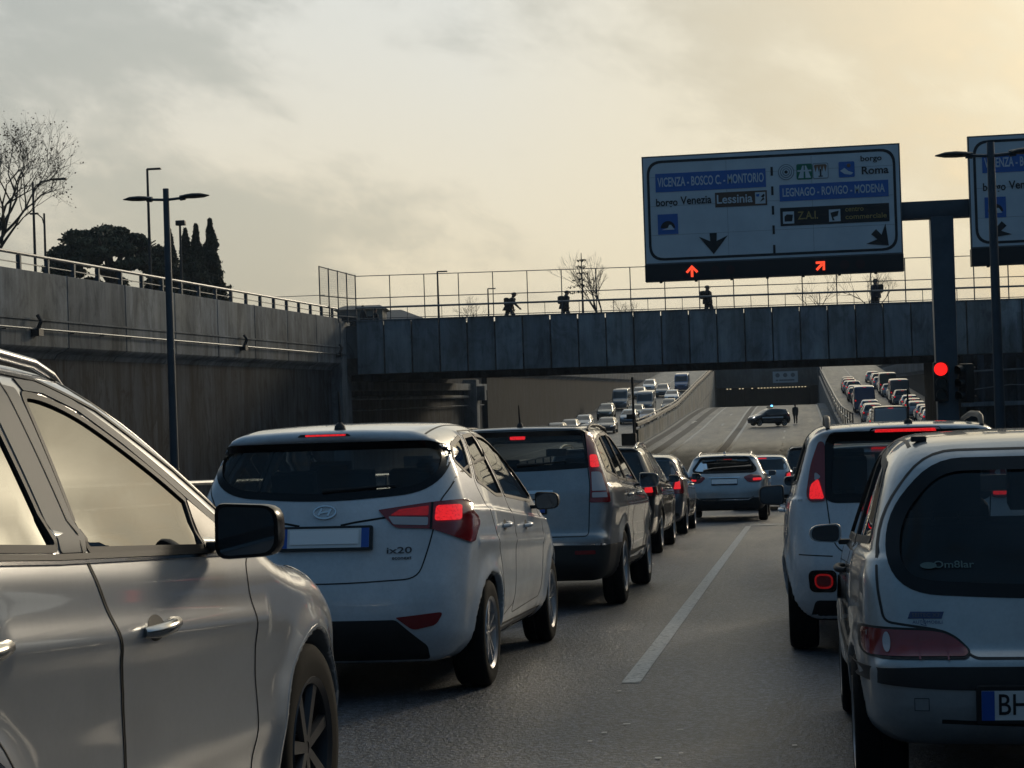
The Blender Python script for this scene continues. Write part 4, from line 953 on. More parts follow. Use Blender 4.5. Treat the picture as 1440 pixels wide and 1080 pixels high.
st_=nz(asph,1.7,7,.8,dist=.6); s2_=ramp(asph,st_,[(.30,g3(.45)),(.37,g3(1.0))]); x=mixc(asph,1.0,x,s2_,'MULTIPLY'); setc(asph,x)
rr=ramp(asph,n3,[(.3,g3(.33)),(.7,g3(.48))]); setc(asph,rr,'Roughness')
hb=mixc(asph,.5,n4,n5); bump(asph,hb,1.0,.03)
oldasph=mat('patched_asphalt',(.035,.035,.036),.7); x=ramp(oldasph,nz(oldasph,120,3,.7),[(.3,(.014,.014,.015)),(.7,(.055,.055,.055))]); setc(oldasph,x); bump(oldasph,nz(oldasph,120,3,.7),.7,.01)
lane=mat('road_paint',(.5,.5,.47),.6); l1=nz(lane,30,6,.75); x=ramp(lane,l1,[(.33,(.09,.09,.088)),(.50,(.46,.45,.42)),(.8,(.62,.60,.56))]); setc(lane,x); bump(lane,nz(lane,160,2,.7),.6,.008)
def strip(name,x0,x1,T,m,dz=0,y0=-40,y1=420,step=2.,kind='structure',nx=1):
    ys=np.arange(y0,y1+step*.5,step); V=[];F=[]
    for i,y in enumerate(ys):
        for j in range(nx+1): V.append((x0+(x1-x0)*j/nx,y,prof(T,y)+dz))
    for i in range(len(ys)-1):
        for j in range(nx): a=i*(nx+1)+j; F.append((a,a+1,a+nx+2,a+nx+1))
    o=mesh(name,V,F,m,smooth=True); o['kind']=kind; return o
strip('road',-11.45,3.45,ROAD,asph,y1=400)
strip('left_road',-23.9,-11.45,LRAMP,asph)
strip('right_road',3.45,13.6,RRAMP,asph)
grass=mat('winter_grass',(.05,.06,.03),.9); x=ramp(grass,nz(grass,.8,8,.7),[(.3,(.03,.035,.018)),(.7,(.09,.09,.045))]); setc(grass,x)
# street level either side and beyond
V=[(-3000,-3000,5.62),(-24.3,-3000,5.62),(-24.3,420,5.62),(-3000,420,5.62),(13.9,-3000,5.62),(3000,-3000,5.62),(3000,420,5.62),(13.9,420,5.62),(-3000,3000,5.62),(3000,3000,5.62)]
V+=[(-24.3,420,5.62),(13.9,420,5.62)]
o=mesh('ground',V,[(0,1,2,3),(4,5,6,7),(3,2,7,6,9,8)],grass); o['kind']='structure'
# concrete
def concrete(name,c,streak=.5,vs=1.0,dark=.35):
    m=mat(name,c,.9,spec=.12); s1=nz(m,1.0,8,.7,stretch=(1.6,1.6,.12),dist=.3); s2=nz(m,.5,6,.6); s3=nz(m,25,5,.7); s4=nz(m,.22,3,.5)
    a=ramp(m,s1,[(.36,g3(1-streak)),(.62,g3(1.05))]); b=ramp(m,s2,[(.3,g3(.72)),(.7,g3(1.12))]); d=ramp(m,s3,[(.3,g3(.86)),(.7,g3(1.08))])
    x=mixc(m,1.0,(*c,1),a,'MULTIPLY'); x=mixc(m,1.0,x,b,'MULTIPLY'); x=mixc(m,1.0,x,d,'MULTIPLY')
    s5=nz(m,1.1,9,.72,dist=1.2,stretch=(1,1,.45)); e_=ramp(m,s5,[(.40,g3(1-streak*.9)),(.50,g3(1.0)),(.66,g3(1.18))]); x=mixc(m,1.0,x,e_,'MULTIPLY'); s6=nz(m,3.2,5,.6,stretch=(1.5,1.5,.05)); f_=ramp(m,s6,[(.30,g3(1-streak*.7)),(.42,g3(1.0))]); x=mixc(m,1.0,x,f_,'MULTIPLY')
    y=ramp(m,s4,[(.35,(1.0,.98,.93)),(.65,(.93,.98,1.05))]); x=mixc(m,1.0,x,y,'MULTIPLY'); setc(m,x); bump(m,s3,.35,.01); return m
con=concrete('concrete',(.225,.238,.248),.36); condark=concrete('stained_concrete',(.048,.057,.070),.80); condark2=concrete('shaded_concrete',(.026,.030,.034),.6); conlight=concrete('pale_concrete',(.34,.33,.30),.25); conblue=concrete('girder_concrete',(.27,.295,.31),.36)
steel=grime(mat('galvanised_steel',(.16,.17,.18),.45,.6),(.20,.21,.22),.3)
bluesteel=grime(mat('blue_grey_steel',(.06,.08,.10),.45,.4),(.06,.08,.10),.3)
darks=mat('dark_steel',(.02,.022,.025),.5,.3)
def vary(m,lo,hi):
    nt=m.node_tree; oi=nt.nodes.new('ShaderNodeObjectInfo'); r_=ramp(m,oi.outputs['Random'],[(0,g3(lo)),(1,g3(hi))])
    b=P(m).inputs['Base Color']; src=b.links[0].from_socket; nt.links.new(mixc(m,1.0,src,r_,'MULTIPLY'),b)
vary(conblue,.72,1.2); vary(con,.85,1.1)
# --- left retaining wall: recessed dark lower part, paler overhanging coping, open handrail
def retaining_wall(sx,X,y0,y1,ztop,zc,label,T,low=None):
    w=empty('retaining_wall',(X,y0,0)); tag(w,label,'wall'); s=sx
    def bx(name,a0,a1,b0,b1,c0,c1,m):
        mb=MB(); mb.box(min(s*a0,s*a1),max(s*a0,s*a1),b0-y0,b1-y0,c0,c1); return mb.build(name,m,w,30,bev=.02,seg=1)
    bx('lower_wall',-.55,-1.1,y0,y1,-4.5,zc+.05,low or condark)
    # curved soffit under the coping
    n=int((y1-y0)/5.2)
    for i in range(n):
        a=y0+(y1-y0)*i/n; b=y0+(y1-y0)*(i+1)/n-.03
        mb=MB(); po=[(0,zc+.12),(.0,ztop),(-1.0,ztop),(-1.0,zc-.25),(-.55,zc-.25),(-.42,zc-.08),(-.2,zc)]
        mb.prism([(s*p[0],p[1]) for p in po],a-y0,b-y0,'xz'); mb.build('coping_panel',con,w,30,bev=.015,seg=1)
    mb=MB(); mb.box(min(s*.06,s*-.1),max(s*.06,s*-.1),0,y1-y0,zc+.95,zc+1.01); mb.build('ledge',con,w,30)
    # handrail with flat posts
    mb=MB(); mb.tube([(s*-.25,0,ztop+.55),(s*-.25,y1-y0,ztop+.55)],.055,8); mb.tube([(s*-.25,0,ztop+.25),(s*-.25,y1-y0,ztop+.25)],.02,6); mb.build('handrail',steel,w)
    k=int((y1-y0)/2.1); mb=MB()
    for i in range(k):
        yy=(y1-y0)*(i+.5)/k
        p=MB(); p.box(s*-.25-.07,s*-.25+.07,yy-.02,yy+.02,ztop,ztop+.5); p.box(s*-.25-.07,s*-.25+.07,yy+.05,yy+.09,ztop,ztop+.5)
        if i<100: p.build('post',bluesteel,w,None)
    return w
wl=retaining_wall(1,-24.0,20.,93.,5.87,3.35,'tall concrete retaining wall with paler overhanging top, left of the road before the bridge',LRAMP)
# conduit pipe with boxes along the coping
mb=MB(); mb.tube([(.16,26,4.02),(.16,93-20,3.92)],.035,8)
for yy in np.arange(8,72,2.6): mb.box(.0,.15,yy,yy+.04,3.93,3.97)
mb.build('conduit',bluesteel,wl)
for yy in (33.5,55,71.5):
    mb=MB(); mb.box(.0,.28,yy,yy+.35,3.78,4.0); mb.tube([(.2,yy+.1,4.0),(.32,yy+.1,4.25),(.2,yy+.1,4.45)],.07,8); mb.build('floodlight',darks,wl)
# rust and lime stains are part of the coping concrete; joints between panels are real gaps
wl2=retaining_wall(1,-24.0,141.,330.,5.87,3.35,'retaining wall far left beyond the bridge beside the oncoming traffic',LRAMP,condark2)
wr1=retaining_wall(-1,13.7,-30.,88.,5.87,3.35,'concrete retaining wall right of the road before the bridge, mostly out of frame',RRAMP)
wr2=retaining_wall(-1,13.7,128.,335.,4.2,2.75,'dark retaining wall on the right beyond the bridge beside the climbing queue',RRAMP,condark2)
# --- median rail behind the white hatchback
def median_rail(X,y0,y1,step,label,top=1.15,group=None):
    r=empty('guard_rail',(X,y0,0)); tag(r,label,'guard rail')
    ys=np.arange(y0,y1,2.0)
    for dz,rad in ((top,.05),(top-.38,.03)):
        mb=MB(); mb.tube([(0,y-y0,zroad(y)+dz) for y in ys],rad,8); mb.build('rail',steel,r)
    for y in np.arange(y0,y1,step):
        mb=MB(); mb.box(-.03,.03,y-y0-.05,y-y0+.05,zroad(y)+.35,zroad(y)+top); mb.build('post',bluesteel,r,None)
    V=[];F=[]
    for i,y in enumerate(ys):
        z=zroad(y); V+=[(-.28,y-y0,z-.3),(-.16,y-y0,z+.42),(.16,y-y0,z+.42),(.28,y-y0,z-.3)]
    for i in range(len(ys)-1):
        for k in range(3): F.append((i*4+k,i*4+k+1,i*4+k+5,i*4+k+4))
    F+=[(0,1,2,3),tuple((len(ys)-1)*4+k for k in (3,2,1,0))]
    mesh('kerb_wall',V,F,con,r); return r
median_rail(-11.45,8,88,2.4,'steel tube guard rail in the left median, seen behind the white hatchback')
median_rail(3.35,12,88,2.6,'steel guard rail on a low kerb in the median right of the queue',top=.8)
# --- bridge (built in its own frame, square to the line of sight of the street above)
BA=R(9.07); BO=(-96*math.sin(BA),96*math.cos(BA),0)
br=empty('road_bridge',BO,(0,0,BA)); tag(br,'grey concrete road bridge crossing the underpass with panelled girder and tall pedestrian fence','bridge')
ZT,ZS=5.72,2.83
pw=1.50; u=-8.3; k=0
while u<40:
    mb=MB(); mb.box(u,u+pw-.07,0,.35,ZS+.02,ZT); mb.build('girder_panel',conblue,br,30,bev=.02,seg=1); u+=pw; k+=1
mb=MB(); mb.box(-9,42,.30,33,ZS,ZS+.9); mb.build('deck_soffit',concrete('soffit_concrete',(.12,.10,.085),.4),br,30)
mb=MB(); mb.box(-9,42,.36,33,ZS+.9,5.5); mb.build('deck',con,br,30)
mb=MB(); mb.box(-9.2,42,-.05,.42,ZT,ZT+.06); mb.build('cornice',con,br,30)
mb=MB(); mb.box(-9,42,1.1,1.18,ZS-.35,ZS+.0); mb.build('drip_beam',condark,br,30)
def fence_rail(name,a,b,r,m,parent): mb=MB(); mb.tube([a,b],r,6); mb.build(name,m,parent)
U0,U1=-8.3,38.
for z,r in ((8.17,.022),(6.97,.025),(6.45,.055),(5.86,.02)): fence_rail('fence_rail',(U0,.2,z),(U1,.2,z),r,bluesteel if r<.05 else steel,br)
uu=U0; i=0
while uu<U1:
    mb=MB(); mb.box(uu-.025,uu+.025,.17,.23,ZT,8.17); mb.build('fence_post',bluesteel,br,None)
    if i%1==0: mb=MB(); mb.box(uu+.9,uu+.93,.18,.22,ZT,6.45); mb.build('rail_post',bluesteel,br,None)
    uu+=1.86; i+=1
# back fence of the same deck
for z,r in ((6.5,.05),(6.0,.02)): fence_rail('fence_rail',(U0,31,z),(U1,31,z),r,bluesteel,br)
# end screen on the left abutment, running along the street
for (a,b,y0_,y1_) in ((-9.9,-8.3,-3.0,.2),):
    for t in np.linspace(0,1,5):
        xx=a+(b-a)*t; yy=y0_+(y1_-y0_)*t; mb=MB(); mb.box(xx-.03,xx+.03,yy-.03,yy+.03,5.6,8.55-.3*t); mb.build('screen_post',bluesteel,br,None)
    for z0,z1 in ((8.52,8.2),(7.0,6.95),(6.0,5.95)): fence_rail('screen_rail',(a,y0_,z0),(b,y1_,z1),.03,bluesteel,br)
    mb=MB()
    for t in np.linspace(0,1,40):
        xx=a+(b-a)*t; yy=y0_+(y1_-y0_)*t; mb.box(xx-.004,xx+.004,yy-.004,yy+.004,5.9,8.5-.3*t)
    for z in np.arange(6.0,8.5,.12): mb.tube([(a,y0_,z),(b,y1_,z-.1*(z-5.9)/2.6)],.003,4)
    mb.build('mesh_screen',steel,br,None)
# abutments
ab=empty('bridge_abutment',(-24,92.5,0)); tag(ab,'dark stained concrete abutment under the left end of the bridge','abutment')
mb=MB(); mb.box(-1.3,.05,0,2.,-4,5.72); mb.build('pier_face',con,ab,30,bev=.03)
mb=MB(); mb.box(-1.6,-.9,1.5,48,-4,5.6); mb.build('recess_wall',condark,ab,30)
mb=MB(); mb.tube([(-.6,3,1.6),(-.6,47,1.5)],.12,8); mb.tube([(-.6,3,.9),(-.6,47,.85)],.05,8); mb.build('drain_pipe',con,ab)
mb=MB(); mb.box(-1.2,.1,40,41.2,-4,2.8); mb.box(-.3,.7,40.2,41,1.2,2.3); mb.build('column',con,ab,30,bev=.03)
mb=MB(); mb.box(-1.2,-.3,2,47,2.0,2.5); mb.build('beam',con,ab,30,bev=.03)
ar=empty('bridge_abutment',(8.9,97,0)); tag(ar,'dark concrete abutment under the right end of the bridge behind the traffic light','abutment')
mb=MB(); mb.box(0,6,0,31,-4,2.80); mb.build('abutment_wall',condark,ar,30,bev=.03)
mb=MB(); mb.box(-.3,6,-.5,.0,.05,.28); mb.build('ledge',con,ar,30,bev=.02)
mb=MB(); mb.tube([(-.1,-.6,.9),(2.2,-.6,1.15),(5.5,-.6,1.0)],.03,6); mb.tube([(.2,-.3,1.9),(5.5,-.3,2.0)],.05,6); mb.build('drain_pipe',steel,ar)
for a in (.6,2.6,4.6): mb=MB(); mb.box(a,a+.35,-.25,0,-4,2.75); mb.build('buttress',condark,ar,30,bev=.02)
# --- parapet wall climbing between the central road and the left carriageway
pw_=empty('parapet_wall',(-11.7,128,0)); tag(pw_,'pale concrete parapet wall climbing beside the left carriageway to the tunnel','wall')
TOPL=lambda y:max(prof(LRAMP,y)+1.35+min(max((y-132)/80,0),1)*.9,zroad(y)+.6)
ys=np.arange(130,262,2.); V=[];F=[]
for y in ys: b=min(zroad(y),prof(LRAMP,y))-1; t=TOPL(y); V+=[(.2,y-128,b),(.2,y-128,t),(-.15,y-128,t),(-.15,y-128,b)]
for i in range(len(ys)-1):
    for k in range(3): F.append((i*4+k,i*4+k+1,i*4+k+5,i*4+k+4))
F+=[(0,1,2,3),tuple((len(ys)-1)*4+k for k in (3,2,1,0))]
mesh('wall_face',V,F,conlight,pw_)
mb=MB(); mb.tube([(.0,y-128,TOPL(y)+.75) for y in ys],.06,6); mb.build('top_rail',steel,pw_)
mb=MB(); mb.tube([(.0,y-128,TOPL(y)+.38) for y in ys],.20,6); mb.build('rail_screen',darks,pw_)
for y in ys[::2]: mb=MB(); mb.box(-.04,.04,y-128-.04,y-128+.04,TOPL(y),TOPL(y)+.75); mb.build('post',steel,pw_,None)
# --- right barrier between the central road and the climbing ramp
rb=empty('ramp_barrier',(3.4,112,0)); tag(rb,'concrete barrier with double steel railing between the central road and the climbing right ramp','barrier')
ys=np.arange(112,262,2.); V=[];F=[]
tz=lambda y:prof(RRAMP,y)+.55
for y in ys: b=min(zroad(y),prof(RRAMP,y))-1; t=tz(y); V+=[(-.2,y-112,b),(-.2,y-112,t),(.15,y-112,t),(.15,y-112,b)]
for i in range(len(ys)-1):
    for k in range(3): F.append((i*4+k+4,i*4+k+5,i*4+k+1,i*4+k))
F+=[(3,2,1,0),tuple((len(ys)-1)*4+k for k in (0,1,2,3))]
mesh('wall_face',V,F,con,rb)
for dz,r in ((1.3,.06),(.75,.05)): mb=MB(); mb.tube([(0,y-112,tz(y)+dz) for y in ys],r,6); mb.build('rail',steel,rb)
for y in ys[::3]: mb=MB(); mb.box(-.04,.04,y-112-.05,y-112+.05,tz(y),tz(y)+1.3); mb.build('post',steel,rb,None)
# kerb and footway on the right of the far road
V=[];F=[]
ys=np.arange(105,300,3.)
for y in ys: z=zroad(y); V+=[(2.35,y,z-.02),(2.37,y,z+.13),(3.25,y,z+.14)]
for i in range(len(ys)-1):
    for k in range(2): F.append((i*3+k+3,i*3+k+4,i*3+k+1,i*3+k))
o=mesh('pavement',V,F,con); o['kind']='structure'
# --- tunnel
tn=empty('tunnel',(-4.2,262,0)); tag(tn,'dark road tunnel mouth beyond the crest with a pale sign panel over it','tunnel')
dgrey=concrete('tunnel_concrete',(.13,.14,.14),.2); dblk=concrete('tunnel_lining',(.05,.052,.05),.2)
mb=MB(); mb.box(-7.6,7.6,0,1.0,1.75,5.7); mb.build('portal_beam',dgrey,tn,30,bev=.03)
mb=MB(); mb.box(-7.6,7.6,1.0,140,1.9,2.3); mb.build('tunnel_roof',dblk,tn,30)
for a,b in ((-7.9,-7.3),(7.3,7.9)): mb=MB(); mb.box(a,b,-6,140,-12,5.7 if a<0 else 5.7); mb.build('tunnel_wall',dgrey,tn,30)
mb=MB(); mb.box(-7.9,7.9,140,140.5,-12,2.4); mb.build('tunnel_end',dblk,tn,30)
sgn=mat('pale_sign',(.45,.50,.52),.5)
mb=MB(); mb.box(.9,4.5,-.12,-.05,2.25,3.9); p=mb.build('sign_panel',sgn,tn,None)
gsy=mat('sign_symbols',(.12,.14,.16),.5)
for xx in (1.6,2.7,3.8): mesh('symbol',[(xx+.32*math.cos(t),-.125,3.35+.32*math.sin(t)) for t in np.linspace(0,6.283,17)[:-1]],[tuple(range(16))[::-1]],gsy,p)
for xx,w_ in ((1.5,.18),(2.9,1.1)): mesh('symbol',[(xx-w_,-.125,2.5),(xx+w_,-.125,2.5),(xx+w_,-.125,2.72),(xx-w_,-.125,2.72)],[(0,1,2,3)],gsy,p)
lampw=mat('tunnel_lamp_glow',(.8,.7,.5),.5,emi=(1,.82,.5),es=.55)
for i,xx in enumerate(np.linspace(-6.2,5.6,26)):
    if i in (2,3,6,7,9): continue
    mb=MB(); mb.box(xx-.12,xx+.12,12,12.3,1.52+.0*i,1.66+.0*i); mb.build('ceiling_lamp',lampw,tn,None)
# --- markings
def mark(name,x0,x1,y0,y1,T=None,dz=.004,m=None): o=strip(name,x0,x1,T or ROAD,m or lane,dz=dz,y0=y0,y1=y1,step=max(.5,(y1-y0)/max(1,int((y1-y0)/2)))); return o
mark('lane_line',-1.075,-.965,10.45,35.4)
mark('stop_line',-1.0,2.3,35.5,35.8,dz=.008)
V=[];F=[]; rg=np.random.RandomState(4)
for i in range(14):
    fx=rg.choice([-.98,-.98,rg.uniform(-1.6,1.2)])+rg.normal(0,.14); fy=rg.uniform(4.6,10.3); a=rg.uniform(.006,.02); b=rg.uniform(.008,.02); n=len(V)
    V+=[(fx-a,fy-b,zroad(fy-b)+.007),(fx+a,fy-b*.7,zroad(fy)+.007),(fx+a*.8,fy+b,zroad(fy+b)+.007),(fx-a,fy+b*.8,zroad(fy+b)+.007)]; F.append((n,n+1,n+2,n+3))
o=mesh('stud_glints',V,F,mat('stud_glint_paint',(.42,.42,.40),.35)); o['kind']='structure'  # small pale flecks painted in for the glints of road studs
mark('edge_line',-4.55,-4.42,5,95)
mark('edge_line',2.45,2.58,5,100)
mark('lane_line',-4.62,-4.42,96,230); mark('lane_line',-5.35,-5.15,96,230); mark('hatched_island',-5.14,-4.64,96,230,m=oldasph)
for y in (104,112,121,131,142,168,190): mark('lane_line',-1.1,-.95,y,y+3.5)
mark('lane_line',-8.2,-8.0,100,225); mark('asphalt_patch',-9.6,-8.9,95,225,m=oldasph,dz=.003); mark('asphalt_patch',-10.9,-10.3,95,225,m=oldasph,dz=.003)
mark('edge_line',-11.2,-11.05,95,225); mark('edge_line',2.15,2.28,105,225); mark('stop_line',-8.0,-5.4,150,150.5,dz=.008)
def arrow(x,y,T=ROAD):
    V=[(x-.1,y,0),(x+.1,y,0),(x+.1,y+3,0),(x+.35,y+3,0),(x,y+5,0),(x-.35,y+3,0),(x-.1,y+3,0)]
    o=mesh('road_arrow',[(a,b,prof(T,b)+.012) for a,b,_ in V],[tuple(range(7))],lane); o['kind']='structure'
arrow(-6.6,158); arrow(-6.6,180); arrow(-9.6,165)
# lane lines of the side carriageways
mark('lane_line',7.9,8.05,100,300,T=RRAMP); mark('lane_line',-19.1,-18.95,100,320,T=LRAMP); mark('edge_line',4.3,4.42,100,300,T=RRAMP)
# worn wheel tracks and damp patches
# ---------------------------------------------------------------- gantry, signs, lamps, signals
sigw=mat('sign_white',(.44,.50,.54),.4); x=ramp(sigw,nz(sigw,1.3,6,.6),[(.3,(.50,.55,.59)),(.7,(.62,.67,.70))]); setc(sigw,x)
sigb=mat('sign_black',(.012,.013,.015),.5); sigblue=mat('sign_blue',(.03,.13,.42),.4); sigbrown=mat('sign_brown',(.10,.055,.035),.5); siggreen=mat('sign_green',(.01,.16,.09),.5)
sigy=mat('sign_yellow',(.38,.26,.08),.5); sigedge=mat('sign_edge',(.12,.12,.12),.4,.5); symgrey=mat('sign_grey',(.20,.24,.27),.5); symtree=mat('sign_tree_brown',(.22,.12,.07),.5)
redled=mat('red_led',(.6,.1,.05),.4,emi=(1,.07,.025),es=1.3); offled=mat('off_led',(.03,.01,.01),.4)
class Board:
    """sign face; u to the right, v up, metres from the lower left corner of the white face"""
    def __init__(s,root,w,h,y=0): s.r=root; s.y=y
    def poly(s,name,pts,m,lift,parent=None): return mesh(name,[(u,s.y-.004*lift,v) for u,v in pts],[tuple(range(len(pts)))],m,parent or s.r)
    def rect(s,name,x0,x1,z0,z1,m,lift=1,parent=None): return s.poly(name,[(x0,z0),(x1,z0),(x1,z1),(x0,z1)],m,lift,parent)
    def ring(s,name,outer,inner_,m,lift,parent=None):
        n=len(outer); V=[(u,s.y-.004*lift,v) for u,v in outer+inner_]; return mesh(name,V,[(i,(i+1)%n,n+(i+1)%n,n+i) for i in range(n)],m,parent or s.r)
    def text(s,name,t,x0,x1,cz,h,m,lift=2,bold=.008,parent=None):
        V,F=textmesh(t,h,1,bold,'LEFT'); a,b=V[:,0].min(),V[:,0].max(); k=(x1-x0)/(b-a)
        return mesh(name,[(x0+(p[0]-a)*k,s.y-.004*lift,cz+p[1]) for p in V],F,m,parent or s.r)
def circ(cx,cz,r,n=24,a0=0,a1=2*math.pi,end=False): return [(cx+r*math.cos(t),cz+r*math.sin(t)) for t in (np.linspace(a0,a1,n) if end else np.linspace(a0,a1,n+1)[:-1])]
def tunnel_pic(B,x0,z0,s_,parent):
    p=B.rect('tunnel_symbol',x0,x0+s_,z0,z0+s_,sigblue,1,parent)
    B.poly('arch',circ(x0+s_*.5,z0+s_*.30,s_*.36,16,0,math.pi,True),sigb,2,p)
    B.poly('road',[(x0+s_*.18,z0+s_*.22),(x0+s_*.82,z0+s_*.22),(x0+s_*.66,z0+s_*.46),(x0+s_*.56,z0+s_*.46),(x0+s_*.5,z0+s_*.32)],sigw,3,p)
def down_arrow(B,cx,cz,s_,ang):
    pts=[(-.17,.5),(.17,.5),(.15,.12),(.68,.36),(0,-.5),(-.68,.36),(-.15,.12)]
    c_,sn=math.cos(ang),math.sin(ang)
    B.poly('arrow',[(cx+(x*c_-y*sn)*s_,cz+(x*sn+y*c_)*s_) for x,y in pts][::-1],sigb,2)
def led_arrow(B,cx,cz,s_,ang,m=redled):
    c_,sn=math.cos(ang),math.sin(ang); tr=lambda P_:[(cx+(x*c_-y*sn)*s_,cz+(x*sn+y*c_)*s_) for x,y in P_]
    o=B.poly('lane_light',tr([(-.11,-.5),(.11,-.5),(.11,.18),(-.11,.18)]),m,3)
    B.poly('lane_light_head',tr([(-.55,-.02),(-.40,-.16),(0,.27),(.40,-.16),(.55,-.02),(0,.55)]),m,3.5,o)
def big_sign(xl,y,zb,w,h,label,full=True):
    """zb bottom of the black strip, h total height"""
    r=empty('overhead_sign',(xl,y,zb)); tag(r,label,'road sign'); bh=.36*h/2.68*1.0
    mb=MB(); mb.box(0,w,0,.12,bh,h); fc=mb.build('sign_panel',sigedge,r,None)
    mb=MB(); mb.box(-.0,w,-.06,.28,0,bh-.003); mb.build('signal_strip',sigb,r,None)
    for xx in np.arange(.3,w,.75): mb=MB(); mb.box(xx,xx+.06,-.03,.02,-.04,0); mb.build('bracket',darks,r,None)
    mb=MB(); 
    for zz in (bh+.35,bh+1.2,bh+2.0): mb.box(.1,w-.1,.12,.20,zz,zz+.1)
    mb.build('rear_stiffener',steel,r,None)
    B=Board(r,w,h)
    e=.03; B.rect('sign_face',e,w-e,bh+e,h-e,sigw,1)
    B=Board(r,w,h,-.004)
    q=.10; o=rpoly([(q,bh+q-.02,.32),(w-q,bh+q-.02,.32),(w-q,h-q,.32),(q,h-q,.32)],7); q2=q+.055; i_=rpoly([(q2,bh+q2-.02,.28),(w-q2,bh+q2-.02,.28),(w-q2,h-q2,.28),(q2,h-q2,.28)],7)
    B.ring('sign_border',o,i_,sigb,1)
    B.y=-.002
    seam_=mat('panel_seam',(.30,.33,.35),.5)
    for zz in (bh+.62,bh+1.24,bh+1.86): B.rect('panel_seam',.16,w-.16,zz,zz+.008,seam_,1)
    for xx in (w*.33,w*.66): B.rect('panel_seam',xx,xx+.008,bh+.14,h-.17,seam_,1.2)
    B.y=-.008
    X=lambda t:t*w; Z=lambda t:h-t*(h-bh)   # fractions of the white face, from the top left
    if full:
        p=B.rect('blue_panel',X(.052),X(.484),Z(.335),Z(.165),sigblue); B.text('lettering','VICENZA - BOSCO C. - MONTORIO',X(.060),X(.476),(Z(.335)+Z(.165))/2,.20,sigw,parent=p,bold=.02)
        B.text('lettering','borgo',X(.052),X(.137),Z(.425)-.02,.165,sigb,bold=.02); B.text('lettering','Venezia',X(.148),X(.270),Z(.425)-.0,.175,sigb,bold=.02)
        p=B.rect('brown_panel',X(.284),X(.486),Z(.50),Z(.365),sigbrown); B.text('lettering','Lessinia',X(.291),X(.430),Z(.432),.19,sigw,parent=p,bold=.018)
        k=B.rect('ski_symbol',X(.440),X(.480),Z(.485),Z(.38),sigw,2,p); B.poly('figure',[(X(.458),Z(.47)),(X(.470),Z(.43)),(X(.462),Z(.42)),(X(.474),Z(.395)),(X(.478),Z(.41)),(X(.472),Z(.43)),(X(.477),Z(.445))],sigb,3,k); B.poly('figure',[(X(.443),Z(.40)),(X(.457),Z(.395)),(X(.455),Z(.42)),(X(.446),Z(.42))],sigblue,3,k)
        tunnel_pic(B,X(.056),Z(.725),.43,r)
        down_arrow(B,X(.272),Z(.83),.45,0)
        for i in range(5): B.rect('divider_dash',X(.503),X(.512),Z(.235+i*.178),Z(.155+i*.178),sigb)
        # second half
        c0=(X(.563),Z(.21)); p=B.poly('ring_road_symbol',circ(*c0,.17),symgrey,1); 
        for rr_,mm,li in ((.15,sigw,2),(.125,symgrey,3),(.105,sigw,4),(.08,symgrey,5),(.06,sigw,6),(.035,sigb,7)): B.poly('ring',circ(*c0,rr_),mm,li,p)
        x0,z0,s_=X(.603),Z(.285),.33
        p=B.poly('motorway_symbol',rpoly([(x0,z0,.04),(x0+s_,z0,.04),(x0+s_,z0+s_,.04),(x0,z0+s_,.04)],4),siggreen,1)
        B.poly('carriageway',[(x0+.03,z0+.03),(x0+.145,z0+.03),(x0+.155,z0+.29),(x0+.125,z0+.29)],sigw,2,p); B.poly('carriageway',[(x0+.185,z0+.03),(x0+.30,z0+.03),(x0+.205,z0+.29),(x0+.175,z0+.29)],sigw,2,p); B.rect('overpass',x0+.02,x0+.31,z0+.165,z0+.20,sigw,3,p)
        x0=X(.665); p=B.poly('tree_symbol',rpoly([(x0,z0,.04),(x0+s_,z0,.04),(x0+s_,z0+s_,.04),(x0,z0+s_,.04)],4),symgrey,1); B.poly('symbol_ground',rpoly([(x0+.015,z0+.015,.03),(x0+s_-.015,z0+.015,.03),(x0+s_-.015,z0+s_-.015,.03),(x0+.015,z0+s_-.015,.03)],4),sigw,2,p)
        B.poly('crown',[(x0+.03+.27*t,z0+(.14 if i%2 else .27)) for i,t in enumerate(np.linspace(0,1,9))]+[(x0+.27,z0+.30),(x0+.05,z0+.30)],symtree,3,p); B.rect('trunk',x0+.15,x0+.18,z0+.05,z0+.2,sigb,4,p); B.rect('root',x0+.12,x0+.21,z0+.04,z0+.06,sigb,5,p)
        x0=X(.765); p=B.poly('hospital_symbol',rpoly([(x0,z0,.03),(x0+s_,z0,.03),(x0+s_,z0+s_,.03),(x0,z0+s_,.03)],4),sigblue,1); B.poly('cloud',[(x0+.03,z0+.14),(x0+.12,z0+.20),(x0+.20,z0+.13),(x0+.30,z0+.09),(x0+.25,z0+.05),(x0+.12,z0+.07)],sigw,2,p); B.poly('sun_disc',circ(x0+.21,z0+.245,.04,12),symtree,2,p)
        B.text('lettering','borgo',X(.850),X(.930),Z(.125),.12,sigb,bold=.015); B.text('lettering','Roma',X(.853),X(.955),Z(.235),.165,sigb,bold=.02)
        p=B.rect('blue_panel',X(.535),X(.952),Z(.475),Z(.325),sigblue); B.text('lettering','LEGNAGO - ROVIGO - MODENA',X(.547),X(.938),(Z(.475)+Z(.325))/2,.18,sigw,parent=p,bold=.02)
        p=B.rect('black_panel',X(.535),X(.952),Z(.70),Z(.535),sigb)
        k=B.rect('van_symbol',X(.545),X(.588),Z(.68),Z(.57),sigw,2,p); B.poly('vehicle',[(X(.551),Z(.66)),(X(.580),Z(.66)),(X(.584),Z(.60)),(X(.560),Z(.595)),(X(.551),Z(.615))],sigb,3,k)
        B.text('lettering','Z.A.I.',X(.602),X(.680),Z(.615),.17,sigy,parent=p,bold=.015)
